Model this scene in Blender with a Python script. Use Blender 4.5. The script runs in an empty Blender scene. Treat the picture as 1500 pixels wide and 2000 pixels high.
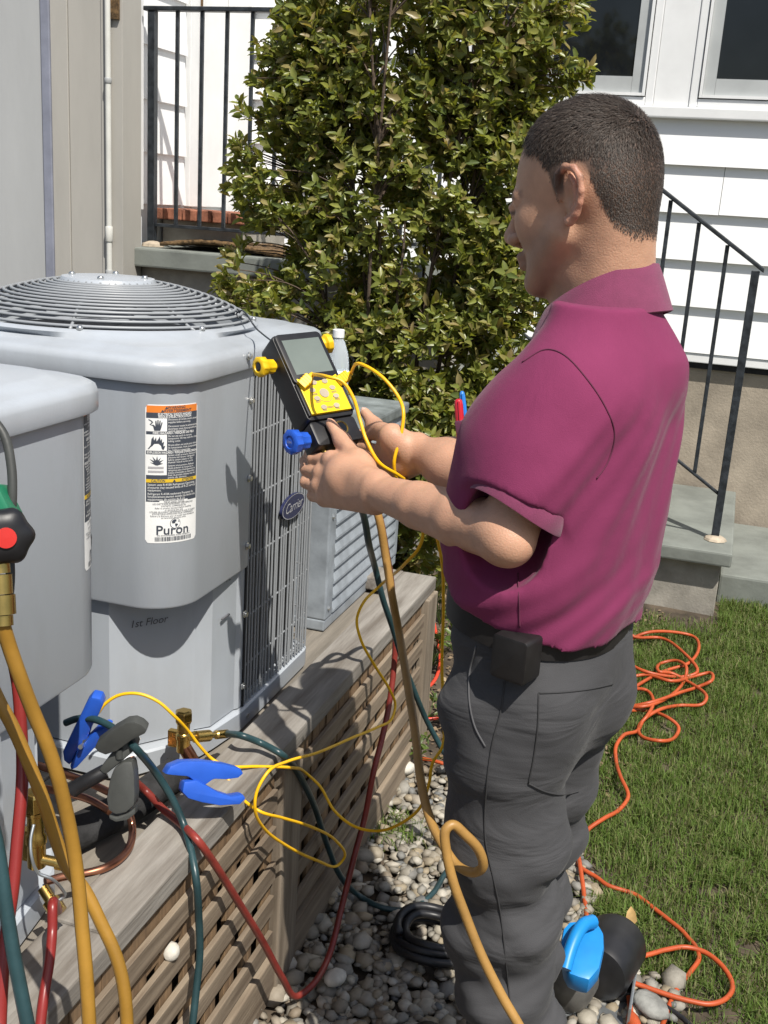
import bpy, bmesh, math, random
import numpy as np
from mathutils import Vector, Matrix, Quaternion
from mathutils.bvhtree import BVHTree

random.seed(7); RNG = np.random.default_rng(7)
SC = bpy.context.scene
COL = SC.collection

# ---------------------------------------------------------------- camera (f, pitch and roll from the photo's vanishing points)
F_PX = 2118.0                                   # focal length in pixels of the 1500 x 2000 photograph
PITCH = math.atan(605 / F_PX)
YAW = math.radians(17.1)
_up = np.array([math.cos(PITCH) * .0647, math.cos(PITCH) * .9979, math.sin(PITCH)]); _up /= np.linalg.norm(_up)
_fw = np.array([0, 0, -1.]); _fw = _fw - _up * _fw.dot(_up); _fw /= np.linalg.norm(_fw)
_rt = np.cross(_fw, _up)
_rz = np.array([[math.cos(YAW), -math.sin(YAW), 0], [math.sin(YAW), math.cos(YAW), 0], [0, 0, 1]])
CAM_R = _rz @ np.array([_rt, _fw, _up])
CAM_C = np.array([0, 0, 1.55])
_cd = bpy.data.cameras.new('camera'); _cam = bpy.data.objects.new('camera', _cd); COL.objects.link(_cam)
_cd.sensor_fit = 'VERTICAL'; _cd.sensor_height = 36.0; _cd.lens = F_PX / 2000 * 36.0
_cd.clip_start = .02; _cd.clip_end = 400
_m = Matrix([list(r) for r in CAM_R]).to_4x4(); _m.translation = Vector(CAM_C); _cam.matrix_world = _m
SC.camera = _cam

# ---------------------------------------------------------------- sky, sun, exposure
SUN_EL, SUN_DIR = math.radians(57), (0.685, -0.729)      # horizontal direction towards the sun
W = bpy.data.worlds.new('World'); SC.world = W; W.use_nodes = True
_nt = W.node_tree; _nt.nodes.clear()
_sky = _nt.nodes.new('ShaderNodeTexSky'); _sky.sky_type = 'NISHITA'; _sky.sun_disc = False
_sky.sun_elevation = SUN_EL; _sky.sun_rotation = math.atan2(SUN_DIR[0], SUN_DIR[1])
_sky.air_density = 1.2; _sky.dust_density = 2.0
_bg = _nt.nodes.new('ShaderNodeBackground'); _bg.inputs['Strength'].default_value = .08
_wo = _nt.nodes.new('ShaderNodeOutputWorld')
_nt.links.new(_sky.outputs[0], _bg.inputs[0]); _nt.links.new(_bg.outputs[0], _wo.inputs[0])
_sd = bpy.data.lights.new('sun', 'SUN'); _sd.energy = 4.8; _sd.angle = math.radians(.53); _sd.color = (1, .95, .87)
_so = bpy.data.objects.new('sun', _sd); COL.objects.link(_so)
_sv = Vector((SUN_DIR[0] * math.cos(SUN_EL), SUN_DIR[1] * math.cos(SUN_EL), math.sin(SUN_EL)))
_so.rotation_euler = _sv.to_track_quat('Z', 'Y').to_euler(); _so.location = (3, -3, 6)
SC.view_settings.view_transform = 'Standard'; SC.view_settings.look = 'None'
SC.view_settings.exposure = 0.42; SC.view_settings.gamma = 1.0
SC.render.engine = 'CYCLES'; SC.cycles.max_bounces = 8; SC.cycles.transparent_max_bounces = 16
# ================================================================ helpers
def ray(x, y):
    return CAM_R @ np.array([(x - 750) / F_PX, -(y - 1000) / F_PX, -1.0])
def P(x, y, X=None, Y=None, Z=None, D=None):
    """photo pixel -> world point on the plane X=, Y=, Z= or at horizontal distance D from the camera"""
    d = ray(x, y)
    if X is not None: t = (X - CAM_C[0]) / d[0]
    elif Y is not None: t = (Y - CAM_C[1]) / d[1]
    elif Z is not None: t = (Z - CAM_C[2]) / d[2]
    else: t = D / math.hypot(d[0], d[1])
    return CAM_C + d * t

def mesh_obj(name, verts, faces, mat, parent=None, smooth=False, auto=None):
    me = bpy.data.meshes.new(name)
    me.from_pydata([tuple(map(float, v)) for v in verts], [], [tuple(f) for f in faces])
    return _fin(name, me, mat, parent, smooth, auto)
def np_obj(name, V, F, mat, parent=None, smooth=False):
    """V (n,3), F (m,k) numpy"""
    me = bpy.data.meshes.new(name)
    n, m, k = len(V), len(F), F.shape[1]
    me.vertices.add(n); me.vertices.foreach_set('co', np.ascontiguousarray(V, np.float32).ravel())
    me.loops.add(m * k); me.loops.foreach_set('vertex_index', np.ascontiguousarray(F, np.int32).ravel())
    me.polygons.add(m); me.polygons.foreach_set('loop_start', np.arange(0, m * k, k, dtype=np.int32))
    me.polygons.foreach_set('loop_total', np.full(m, k, np.int32))
    me.update(calc_edges=True)
    return _fin(name, me, mat, parent, smooth, None)
def _fin(name, me, mat, parent, smooth, auto):
    if mat is not None:
        for q in (mat if isinstance(mat, (list, tuple)) else [mat]): me.materials.append(q)
    if smooth:
        me.polygons.foreach_set('use_smooth', np.ones(len(me.polygons), bool))
        if auto is not None: me.set_sharp_from_angle(angle=math.radians(auto))
    o = bpy.data.objects.new(name, me); COL.objects.link(o)
    if parent is not None: adopt(o, parent)
    return o
def adopt(o, parent):
    o.parent = parent
    o.matrix_parent_inverse = world_of(parent).inverted()
def world_of(o):
    m = Matrix.LocRotScale(o.location, o.rotation_euler.to_quaternion(), o.scale)
    return world_of(o.parent) @ o.matrix_parent_inverse @ m if o.parent else m
def tag(o, label=None, cat=None, group=None, kind=None):
    if label: o['label'] = label
    if cat: o['category'] = cat
    if group: o['group'] = group
    if kind: o['kind'] = kind
    return o
def thing(name, label, cat, loc=(0, 0, 0), group=None):
    o = bpy.data.objects.new(name, None); COL.objects.link(o); o.location = tuple(map(float, loc)); o.empty_display_size = .1
    return tag(o, label, cat, group)
def share(name, src, loc, parent=None, rotz=0.0):
    """another object on the same mesh data"""
    o = bpy.data.objects.new(name, src.data); COL.objects.link(o)
    o.location = tuple(map(float, loc)); o.rotation_euler = (0, 0, rotz)
    if parent is not None: adopt(o, parent)
    return o

class MB:
    """collects geometry for one mesh"""
    def __init__(s): s.v = []; s.f = []
    def add(s, v, f):
        b = len(s.v); s.v += [tuple(map(float, q)) for q in v]; s.f += [tuple(b + i for i in q) for q in f]; return s
    def box(s, x0, x1, y0, y1, z0, z1):
        v = [(x0, y0, z0), (x1, y0, z0), (x1, y1, z0), (x0, y1, z0), (x0, y0, z1), (x1, y0, z1), (x1, y1, z1), (x0, y1, z1)]
        return s.add(v, [(0, 3, 2, 1), (4, 5, 6, 7), (0, 1, 5, 4), (1, 2, 6, 5), (2, 3, 7, 6), (3, 0, 4, 7)])
    def tube(s, pts, r, n=8, cap=True):
        v, f = tube_geo(pts, r, n, cap); return s.add(v, f)
    def lathe(s, prof, n=24, M=None):
        """prof: (radius, height) along +Z, closed at the ends when radius is 0"""
        v, f = [], []
        for r, z in prof:
            for k in range(n):
                a = 2 * math.pi * k / n; q = Vector((r * math.cos(a), r * math.sin(a), z)); v.append(tuple(M @ q) if M else tuple(q))
        for i in range(len(prof) - 1):
            for k in range(n):
                a, b = i * n + k, i * n + (k + 1) % n; f.append((a, b, b + n, a + n))
        if prof[0][0] > 1e-6: f.append(tuple(range(n - 1, -1, -1)))
        if prof[-1][0] > 1e-6: f.append(tuple((len(prof) - 1) * n + k for k in range(n)))
        return s.add(v, f)
    def prism(s, poly, M=None, z0=0., z1=1.):
        n = len(poly)
        v = [Vector((p[0], p[1], z0)) for p in poly] + [Vector((p[0], p[1], z1)) for p in poly]
        if M: v = [M @ q for q in v]
        f = [tuple(range(n - 1, -1, -1)), tuple(range(n, 2 * n))] + [(k, (k + 1) % n, n + (k + 1) % n, n + k) for k in range(n)]
        return s.add(v, f)
    def build(s, name, mat, parent=None, smooth=False, auto=None, bevel=0, segs=2):
        me = bpy.data.meshes.new(name); me.from_pydata(s.v, [], s.f)
        bm = bmesh.new(); bm.from_mesh(me)
        bmesh.ops.recalc_face_normals(bm, faces=bm.faces)
        if bevel:
            es = [e for e in bm.edges if len(e.link_faces) == 2 and e.calc_face_angle(0) > .5]
            bmesh.ops.bevel(bm, geom=es, offset=bevel, segments=segs, affect='EDGES', profile=.6, clamp_overlap=True)
        bm.to_mesh(me); bm.free()
        return _fin(name, me, mat, parent, smooth, auto)

def frames(pts):
    pts = np.asarray(pts, float); n = len(pts)
    T = np.gradient(pts, axis=0); T /= np.linalg.norm(T, axis=1)[:, None] + 1e-12
    N = np.zeros_like(pts); a = np.array([0, 0, 1.]) if abs(T[0][2]) < .9 else np.array([1., 0, 0])
    u = a - T[0] * a.dot(T[0]); N[0] = u / np.linalg.norm(u)
    for i in range(1, n):
        u = N[i - 1] - T[i] * N[i - 1].dot(T[i]); N[i] = u / (np.linalg.norm(u) + 1e-12)
    return pts, T, N, np.cross(T, N)
def tube_geo(pts, r, n=8, cap=True):
    pts, T, N, B = frames(pts); m = len(pts)
    r = np.full(m, r, float) if np.isscalar(r) else np.asarray(r, float)
    v, f = [], []
    for i in range(m):
        for k in range(n):
            a = 2 * math.pi * k / n
            v.append(tuple(pts[i] + r[i] * (math.cos(a) * N[i] + math.sin(a) * B[i])))
    for i in range(m - 1):
        for k in range(n):
            a, b = i * n + k, i * n + (k + 1) % n; f.append((a, b, b + n, a + n))
    if cap: f.append(tuple(range(n - 1, -1, -1))); f.append(tuple((m - 1) * n + k for k in range(n)))
    return v, f
def spline(pts, per=10, closed=False):
    """centripetal-ish Catmull-Rom through pts"""
    p = [np.asarray(q, float) for q in pts]
    if closed: p = [p[-1]] + p + [p[0], p[1]]
    else: p = [2 * p[0] - p[1]] + p + [2 * p[-1] - p[-2]]
    out = []
    for i in range(1, len(p) - 2):
        a, b, c, d = p[i - 1:i + 3]
        l0, l1, l2 = (max(np.linalg.norm(y - x), 1e-6) ** .5 for x, y in ((a, b), (b, c), (c, d)))
        m1 = ((b - a) / l0 - (c - a) / (l0 + l1) + (c - b) / l1) * l1
        m2 = ((c - b) / l1 - (d - b) / (l1 + l2) + (d - c) / l2) * l1
        for k in range(per):
            t = k / per; t2, t3 = t * t, t * t * t
            out.append((2 * t3 - 3 * t2 + 1) * b + (t3 - 2 * t2 + t) * m1 + (-2 * t3 + 3 * t2) * c + (t3 - t2) * m2)
    out.append(p[-2]); return np.array(out)
def rrect(x0, x1, y0, y1, r, n=6):
    pts = []
    for cx, cy, a0 in ((x1 - r, y0 + r, -90), (x1 - r, y1 - r, 0), (x0 + r, y1 - r, 90), (x0 + r, y0 + r, 180)):
        for k in range(n + 1):
            a = math.radians(a0 + 90 * k / n); pts.append((cx + r * math.cos(a), cy + r * math.sin(a)))
    return pts
def loops(mb, rings, cap0=True, cap1=True):
    """rings: equal-length closed loops of 3-D points"""
    n = len(rings[0]); v = [q for r in rings for q in r]; f = []
    for i in range(len(rings) - 1):
        for k in range(n):
            a, b = i * n + k, i * n + (k + 1) % n; f.append((a, b, b + n, a + n))
    if cap0: f.append(tuple(range(n - 1, -1, -1)))
    if cap1: f.append(tuple((len(rings) - 1) * n + k for k in range(n)))
    return mb.add(v, f)
def basis(o, x, y, z=None):
    x = Vector(x).normalized(); y = Vector(y); y = (y - x * y.dot(x)).normalized(); z = x.cross(y)
    m = Matrix((x, y, z)).transposed().to_4x4(); m.translation = Vector(o); return m
def aim(o, d, up=(0, 0, 1)):
    """matrix whose +Z points along d"""
    z = Vector(d).normalized(); u = Vector(up)
    if abs(z.dot(u)) > .98: u = Vector((1, 0, 0))
    x = u.cross(z).normalized(); y = z.cross(x)
    m = Matrix((x, y, z)).transposed().to_4x4(); m.translation = Vector(o); return m

def text_geo(body, size, align='CENTER', bold=0.0, shear=0.0, space=1.0, width=None):
    cu = bpy.data.curves.new('lettering', 'FONT'); cu.body = body; cu.size = size; cu.align_x = align; cu.align_y = 'CENTER'
    cu.offset = bold * size; cu.shear = shear; cu.space_character = space; cu.resolution_u = 3
    o = bpy.data.objects.new('lettering', cu); COL.objects.link(o)
    dg = bpy.context.evaluated_depsgraph_get(); me = bpy.data.meshes.new_from_object(o.evaluated_get(dg))
    v = np.array([q.co[:] for q in me.vertices]) if len(me.vertices) else np.zeros((0, 3)); f = [tuple(p.vertices) for p in me.polygons]
    bpy.data.objects.remove(o); bpy.data.curves.remove(cu); bpy.data.meshes.remove(me)
    if width and len(v):
        w = v[:, 0].max() - v[:, 0].min(); v[:, 0] *= width / w
    return v, f
# ================================================================ materials
MATS = {}
def mat(name, col, rough=.6, metal=0., var=.12, scale=14., bump=0., bscale=None, col2=None, stretch=(1, 1, 1), spec=.5,
        coat=0., sss=0., trans=0., ior=1.45, detail=6., sheen=0., rvar=0., band=None, alpha=None, emit=None, mixlo=.35, mixhi=.65):
    """noise-varied Principled material in object space"""
    if name in MATS: return MATS[name]
    m = bpy.data.materials.new(name); m.use_nodes = True; nt = m.node_tree; N, L = nt.nodes, nt.links
    b = N['Principled BSDF']
    b.inputs['Roughness'].default_value = rough; b.inputs['Metallic'].default_value = metal
    b.inputs['Specular IOR Level'].default_value = spec; b.inputs['IOR'].default_value = ior
    if coat: b.inputs['Coat Weight'].default_value = coat; b.inputs['Coat Roughness'].default_value = .12
    if trans: b.inputs['Transmission Weight'].default_value = trans
    if sheen: b.inputs['Sheen Weight'].default_value = sheen; b.inputs['Sheen Roughness'].default_value = .5
    if sss:
        b.inputs['Subsurface Weight'].default_value = sss; b.inputs['Subsurface Radius'].default_value = (.6, .25, .12); b.inputs['Subsurface Scale'].default_value = .012
    if alpha is not None: b.inputs['Alpha'].default_value = alpha
    tc = N.new('ShaderNodeTexCoord'); mp = N.new('ShaderNodeMapping'); mp.inputs['Scale'].default_value = stretch
    L.new(tc.outputs['Object'], mp.inputs['Vector'])
    c1 = tuple(col) + (1,); c2 = tuple(col2 if col2 else [max(0, c * (1 - 2.2 * var)) for c in col]) + (1,)
    nz = N.new('ShaderNodeTexNoise'); nz.inputs['Scale'].default_value = scale; nz.inputs['Detail'].default_value = detail; nz.inputs['Roughness'].default_value = .6
    L.new(mp.outputs[0], nz.inputs['Vector'])
    cr = N.new('ShaderNodeValToRGB'); cr.color_ramp.elements[0].position = mixlo; cr.color_ramp.elements[1].position = mixhi
    cr.color_ramp.elements[0].color = c2; cr.color_ramp.elements[1].color = c1
    L.new(nz.outputs['Fac'], cr.inputs[0])
    if var or col2: L.new(cr.outputs[0], b.inputs['Base Color'])
    else: b.inputs['Base Color'].default_value = c1
    if rvar:
        mr = N.new('ShaderNodeMapRange'); mr.inputs[3].default_value = max(0, rough - rvar); mr.inputs[4].default_value = min(1, rough + rvar)
        L.new(nz.outputs['Fac'], mr.inputs[0]); L.new(mr.outputs[0], b.inputs['Roughness'])
    if bump:
        n2 = N.new('ShaderNodeTexNoise'); n2.inputs['Scale'].default_value = bscale or scale * 4; n2.inputs['Detail'].default_value = 8
        L.new(mp.outputs[0], n2.inputs['Vector'])
        bp = N.new('ShaderNodeBump'); bp.inputs['Strength'].default_value = min(1, bump); bp.inputs['Distance'].default_value = .004
        L.new(n2.outputs['Fac'], bp.inputs['Height']); L.new(bp.outputs[0], b.inputs['Normal'])
    MATS[name] = m; return m

M_ac = mat('ac_paint', (.365, .395, .43), .36, col2=(.305, .325, .345), scale=7, bump=.05, bscale=300, rvar=.12, coat=.08, stretch=(1, 1, .3), mixlo=.25, mixhi=.55, detail=9)
M_ac2 = mat('ac_paint_older', (.31, .335, .36), .45, var=.10, scale=9, bump=.05, bscale=250, rvar=.1)
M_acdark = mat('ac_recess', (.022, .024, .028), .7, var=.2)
M_coil = mat('coil_fins', (.035, .037, .042), .55, metal=.3, var=.4, scale=60, stretch=(1, 1, .1))
M_wire = mat('coated_wire', (.27, .285, .30), .4, var=.05)
M_screw = mat('zinc_screw', (.62, .62, .6), .28, metal=.9, var=.05)
M_galv = mat('louvre_paint', (.30, .335, .37), .5, var=.18, scale=12, bump=.08, bscale=120, rvar=.12)
M_galvtop = mat('louvre_top', (.24, .27, .27), .5, var=.25, scale=9, bump=.1, bscale=90, rvar=.15)
M_white = mat('white_print', (.78, .79, .78), .45, var=.03)
M_orange_p = mat('orange_print', (.75, .22, .035), .45, var=.05)
M_dark_p = mat('slate_print', (.055, .065, .085), .45, var=.05)
M_yellow_p = mat('yellow_print', (.72, .48, .03), .45, var=.05)
M_navy = mat('navy_badge', (.02, .024, .07), .35, var=.05)
M_silver = mat('silver_print', (.5, .5, .52), .35, metal=.3, var=0)
M_pen_ink = mat('marker_ink', (.10, .10, .11), .6, var=0)
M_side = mat('white_clapboard', (.84, .85, .85), .55, var=.03, scale=3, bump=.06, bscale=40, stretch=(.2, 1, 3))
M_trim = mat('white_trim', (.74, .75, .75), .5, var=.04, scale=5, bump=.05, bscale=50)
M_sash = mat('grey_sash', (.42, .44, .44), .5, var=.06, scale=8)
M_glass = mat('window_glass', (.012, .014, .017), .06, var=.3, scale=1.5, spec=.6)
M_room = mat('dark_room', (.02, .02, .022), .9, var=.2)
M_stucco = mat('beige_stucco', (.36, .31, .245), .9, var=.16, scale=5, bump=.45, bscale=90)
M_conc = mat('concrete', (.36, .335, .29), .9, var=.18, scale=7, bump=.35, bscale=110)
M_blue = mat('bluestone', (.19, .205, .185), .75, var=.14, scale=6, bump=.2, bscale=60)
M_grout = mat('mortar_patch', (.45, .38, .29), .9, var=.2, scale=20, bump=.4)
M_brick = mat('red_brick', (.37, .145, .085), .85, var=.25, scale=18, bump=.35, bscale=120)
M_greywall = mat('painted_panel', (.40, .385, .35), .7, var=.07, scale=3.5, bump=.1, bscale=60, stretch=(1, 1, .25))
M_greywall2 = mat('painted_panel_cool', (.42, .43, .43), .7, var=.06, scale=3, bump=.1, bscale=60, stretch=(1, 1, .25))
M_batten = mat('lead_batten', (.25, .265, .33), .6, var=.1, scale=10)
M_pvc = mat('white_pvc', (.62, .62, .58), .4, var=.05)
M_pvcg = mat('grey_pvc', (.36, .37, .37), .5, var=.05)
M_iron = mat('black_iron', (.035, .042, .05), .45, var=.3, scale=30, bump=.15, bscale=150, rvar=.15)
M_mat_ = mat('coir_mat', (.19, .115, .05), .95, var=.35, scale=60, bump=.8, bscale=300)
M_lamp = mat('amber_glass', (.5, .38, .16), .3, var=.1)
M_deck = mat('weathered_deck', (.23, .205, .17), .8, var=.2, scale=5, bump=.35, bscale=30, stretch=(6, .5, 6), detail=9)
M_deckcap = mat('weathered_cap', (.275, .257, .23), .8, col2=(.125, .108, .09), scale=6, bump=.4, bscale=26, stretch=(5, .45, 5), detail=10)
M_latv = mat('lattice_upright', (.235, .15, .08), .8, col2=(.095, .06, .034), scale=6, bump=.3, bscale=30, stretch=(6, 6, .5), detail=9)
M_lath = mat('lattice_rail', (.245, .195, .14), .8, col2=(.115, .085, .058), scale=6, bump=.35, bscale=28, stretch=(6, .45, 6), detail=9)
M_post = mat('weathered_post', (.25, .205, .155), .8, col2=(.125, .098, .07), scale=6, bump=.35, bscale=28, stretch=(6, 6, .45), detail=9)
M_soil = mat('soil', (.105, .08, .055), .95, var=.3, scale=9, bump=.8, bscale=45)
M_mulch = mat('mulch', (.15, .115, .075), .95, col2=(.07, .055, .035), scale=30, bump=.8, bscale=70)
M_brass = mat('brass', (.62, .42, .13), .26, metal=1., var=.12, scale=25, rvar=.1)
M_copper = mat('copper', (.56, .25, .15), .3, metal=1., col2=(.30, .13, .08), scale=18, rvar=.12)
M_black = mat('black_plastic', (.016, .016, .018), .42, var=.2, scale=30)
M_charcoal = mat('charcoal_plastic', (.055, .058, .055), .5, var=.12, scale=20, bump=.05, bscale=200)
M_yel = mat('yellow_plastic', (.80, .50, .012), .38, var=.06)
M_yelface = mat('yellow_faceplate', (.82, .58, .01), .42, var=.04)
M_blueP = mat('blue_plastic', (.022, .10, .52), .35, var=.08, scale=12)
M_pumpblue = mat('pump_blue', (.01, .22, .58), .42, var=.08)
M_lcd = mat('lcd_glass', (.17, .20, .18), .12, var=.12, scale=4, coat=.4)
M_button = mat('rubber_button', (.42, .36, .27), .6, var=.1)
M_hoseY = mat('amber_hose', (.33, .175, .026), .4, var=.13, scale=12, bump=.05, bscale=220)
M_hoseT = mat('tan_hose', (.36, .20, .055), .45, var=.15, scale=12, bump=.1, bscale=220)
M_hoseR = mat('red_hose', (.235, .035, .026), .38, var=.2, scale=14, bump=.05, bscale=220)
M_hoseR2 = mat('bright_red_hose', (.22, .022, .019), .34, var=.12, scale=14)
M_hoseB = mat('teal_hose', (.022, .055, .062), .35, var=.2, scale=14, bump=.05, bscale=220)
M_cable = mat('yellow_cable', (.82, .46, .008), .38, var=.06, scale=20)
M_cord = mat('orange_cord', (.44, .078, .022), .45, var=.12, scale=15)
M_cordR = mat('red_cord', (.62, .06, .03), .45, var=.12, scale=15)
M_foam = mat('foam_insulation', (.035, .035, .036), .9, var=.35, scale=14, bump=.5, bscale=120)
M_green = mat('manifold_green', (.012, .18, .09), .4, var=.1)
M_redcap = mat('red_knob_cap', (.55, .03, .025), .4, var=.06)
M_castiron = mat('cast_grey', (.17, .165, .155), .5, metal=.5, var=.25, scale=14, bump=.2)
M_alu = mat('aluminium', (.42, .45, .47), .4, metal=.8, var=.1)
# ================================================================ ground
def ground_h(X, Y):
    """lawn rises a little towards the house"""
    return .09 * np.clip((np.asarray(Y, float) - 2.4) / 1.8, 0, 1) ** 1.2
def ground_sheet():
    xs = np.concatenate([np.linspace(-60, -4, 15), np.linspace(-3.6, 4, 77), np.linspace(5, 60, 15)])
    ys = np.concatenate([np.linspace(-60, -2, 15), np.linspace(-1.6, 6, 77), np.linspace(7, 60, 15)])
    gx, gy = np.meshgrid(xs, ys, indexing='ij')
    z = ground_h(gx, gy) - .012 + .006 * np.sin(gx * 9 + 2 * np.sin(gy * 3)) * np.sin(gy * 7.3) * (np.abs(gx) < 5) * (np.abs(gy) < 7)
    V = np.stack([gx, gy, z], -1).reshape(-1, 3); a, b = gx.shape
    i = np.arange(a * b).reshape(a, b)
    F = np.stack([i[:-1, :-1], i[1:, :-1], i[1:, 1:], i[:-1, 1:]], -1).reshape(-1, 4)
    return tag(np_obj('ground', V, F, M_soil, smooth=True), kind='structure')
ground_sheet()

# ================================================================ white clapboard house
HY, HX0, HX1 = 5.22, -2.55, 2.6
house = thing('house', 'white clapboard house wall with two dark windows above beige stucco base', 'house', (0, HY, 0))
EXP, ZB = .2035, .975
def clap(x0, x1, name='clapboard'):
    mb = MB(); t0, t1, h = .036, .008, EXP + .02
    v = [(x0, -t0, 0), (x0, 0, 0), (x0, 0, h), (x0, -t1, h), (x1, -t0, 0), (x1, 0, 0), (x1, 0, h), (x1, -t1, h)]
    mb.add(v, [(0, 3, 2, 1), (4, 5, 6, 7), (0, 4, 7, 3), (3, 7, 6, 2), (0, 1, 5, 4), (1, 2, 6, 5)])
    return mb.build(name, M_side, None)
WX0, WX1, WZ = -1.42, .62, 2.015                     # window band
_left = clap(HX0, WX0); _right = clap(WX1, HX1)
for i in range(12):
    z = ZB + i * EXP
    if z + EXP * .6 < WZ:
        xj = (-.95, .18, -1.7, -.14, .95, -.62)[i % 6]
        for q in (clap(HX0, xj - .0012), clap(xj + .0012, HX1)): q.location = (0, HY, z + random.uniform(-.0015, .0015)); adopt(q, house)
    else:
        share('clapboard', _left, (0, HY, z), house); share('clapboard', _right, (0, HY, z), house)
bpy.data.objects.remove(_left); bpy.data.objects.remove(_right)
MB().box(HX0 - .02, HX1 + .02, HY, HY + .15, .9, 3.45).build('wall', M_room, house)
MB().box(HX0 - .02, HX1 + 3, HY + .016, HY + .2, -.1, .9).build('foundation', M_stucco, house)
MB().box(HX0, HX1, HY - .03, HY + .016, .93, .972).build('drip_board', M_trim, house, bevel=.004)
# windows: sill, casings, two window units with sash and glass
MB().box(WX0 - .03, WX1 + .03, HY - .055, HY, WZ - .035, WZ + .012).build('window_sill', M_trim, house, bevel=.006)
def window_unit(x0, x1):
    z0, z1 = WZ + .014, 3.3
    w = MB(); f = .035
    w.box(x0, x0 + f, HY - .03, HY, z0, z1); w.box(x1 - f, x1, HY - .03, HY, z0, z1); w.box(x0 + f, x1 - f, HY - .03, HY, z0, z0 + f); w.box(x0 + f, x1 - f, HY - .03, HY, z1 - f, z1)
    fr = w.build('window', M_trim, house, bevel=.004)
    a0, a1, b0 = x0 + f + .004, x1 - f - .004, z0 + f + .004
    MB().box(a0, a0 + .012, HY - .038, HY - .002, b0, z1 - .05).box(a1 - .012, a1, HY - .038, HY - .002, b0, z1 - .05).box(a0 + .0125, a1 - .0125, HY - .038, HY - .002, b0, b0 + .012).build('screen_track', M_trim, fr)
    MB().box(a0 + .013, a0 + .062, HY - .02, HY - .004, b0 + .013, z1 - .06).box(a1 - .062, a1 - .013, HY - .02, HY - .004, b0 + .013, z1 - .06).box(a0 + .063, a1 - .063, HY - .02, HY - .004, b0 + .013, b0 + .08).build('sash', M_sash, fr)
    MB().box(a0 + .05, a1 - .05, HY - .012, HY - .006, b0 + .06, z1 - .06).build('pane', M_glass, fr)
    return fr
w1 = window_unit(-1.32, -.484); w2 = window_unit(-.33, .53)
MB().box(-.963, -.945, HY - .026, HY - .013, WZ + .13, 3.2).build('mullion', M_trim, w1)
MB().box(-.483, -.331, HY - .024, HY, WZ + .013, 3.4).build('casing', M_trim, house, bevel=.004)
MB().box(WX0, -1.321, HY - .024, HY, WZ + .013, 3.4).build('casing', M_trim, house, bevel=.004)
MB().box(.531, WX1, HY - .024, HY, WZ + .013, 3.4).build('casing', M_trim, house, bevel=.004)
# return wall on the left with its own boards, corner boards and a door casing
RX = -2.55
def clap_r(y0, y1):
    mb = MB(); t0, t1, h = .024, .008, .24
    v = [(t0, y0, 0), (0, y0, 0), (0, y0, h), (t1, y0, h), (t0, y1, 0), (0, y1, 0), (0, y1, h), (t1, y1, h)]
    return mb.add(v, [(0, 3, 2, 1), (4, 5, 6, 7), (0, 4, 7, 3), (3, 7, 6, 2), (0, 1, 5, 4), (1, 2, 6, 5)]).build('clapboard', M_side)
_r = clap_r(4.34, 4.74)
for i in range(8):
    z = 1.475 + i * .217
    if i == 0: _r.location = (RX, 0, z); adopt(_r, house)
    else: share('clapboard', _r, (RX, 0, z), house)
MB().box(RX - .12, RX, 4.2, HY - .001, .9, 3.4).build('wall', M_trim, house)
MB().box(RX - .1, RX + .035, 4.21, 4.335, 1.45, 3.4).build('corner_board', M_trim, house, bevel=.003)
MB().box(RX, RX + .03, 4.76, 4.86, 1.47, 3.3).build('casing', M_trim, house, bevel=.003)
MB().box(RX, RX + .015, 4.87, HY - .03, 1.47, 3.3).build('door', M_trim, house, bevel=.003)
MB().box(RX + .031, RX + .036, 4.845, 4.86, 1.48, 3.0).build('weather_strip', M_mat_, house)
MB().box(RX + .016, RX + .14, HY - .062, HY - .028, 1.0, 3.4).build('corner_board', M_trim, house, bevel=.003)

# ================================================================ grey panelled wall on the left with a conduit
GY = 4.06
gw = thing('shed', 'plain grey panelled shed wall with a bluish vertical batten', 'shed', (-3.2, GY, 0))
def gx(px): return P(px, 300, Y=GY)[0]
for a, b, m_, dy in ((-420, 87, M_greywall2, 0), (104, 136, M_greywall, .004), (137.2, 199, M_greywall, 0), (200.2, 241, M_greywall, .006)):
    MB().box(gx(a), gx(b), GY - dy, GY + .14, -.05, 3.3).build('panel', m_, gw, bevel=.002)
MB().box(gx(87.5), gx(103.5), GY - .012, GY + .1, -.05, 3.3).build('batten', M_batten, gw, bevel=.003)
MB().box(gx(-420), gx(240), GY + .05, GY + .13, -.05, 3.25).build('backing', M_greywall, gw)
MB().box(gx(222), gx(237), GY - .02, GY - .007, 2.17, 2.5).build('bracket', M_mat_, gw)
cp = P(212, 300, Y=GY - .025)
pipe = thing('conduit', 'thin white plastic conduit running down the grey wall', 'pipe', (cp[0], GY - .025, .9))
MB().tube([(cp[0], GY - .025, .9), (cp[0], GY - .025, 3.2)], .0115, 12, True).build('pipe', M_pvc, pipe, smooth=True, auto=40)
def zat(py): return P(212, py, Y=GY - .025)[2]
for a, b, r, m_ in ((152, 163, .0145, M_pvcg), (442, 472, .0155, M_pvc), (527, 541, .0155, M_pvcg)):
    MB().lathe([(r * .9, zat(b)), (r, zat(b) + .003), (r, zat(a) - .003), (r * .9, zat(a))], 14, Matrix.Translation((cp[0], GY - .025, 0))).build('coupling', m_, pipe, smooth=True, auto=40)

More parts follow.
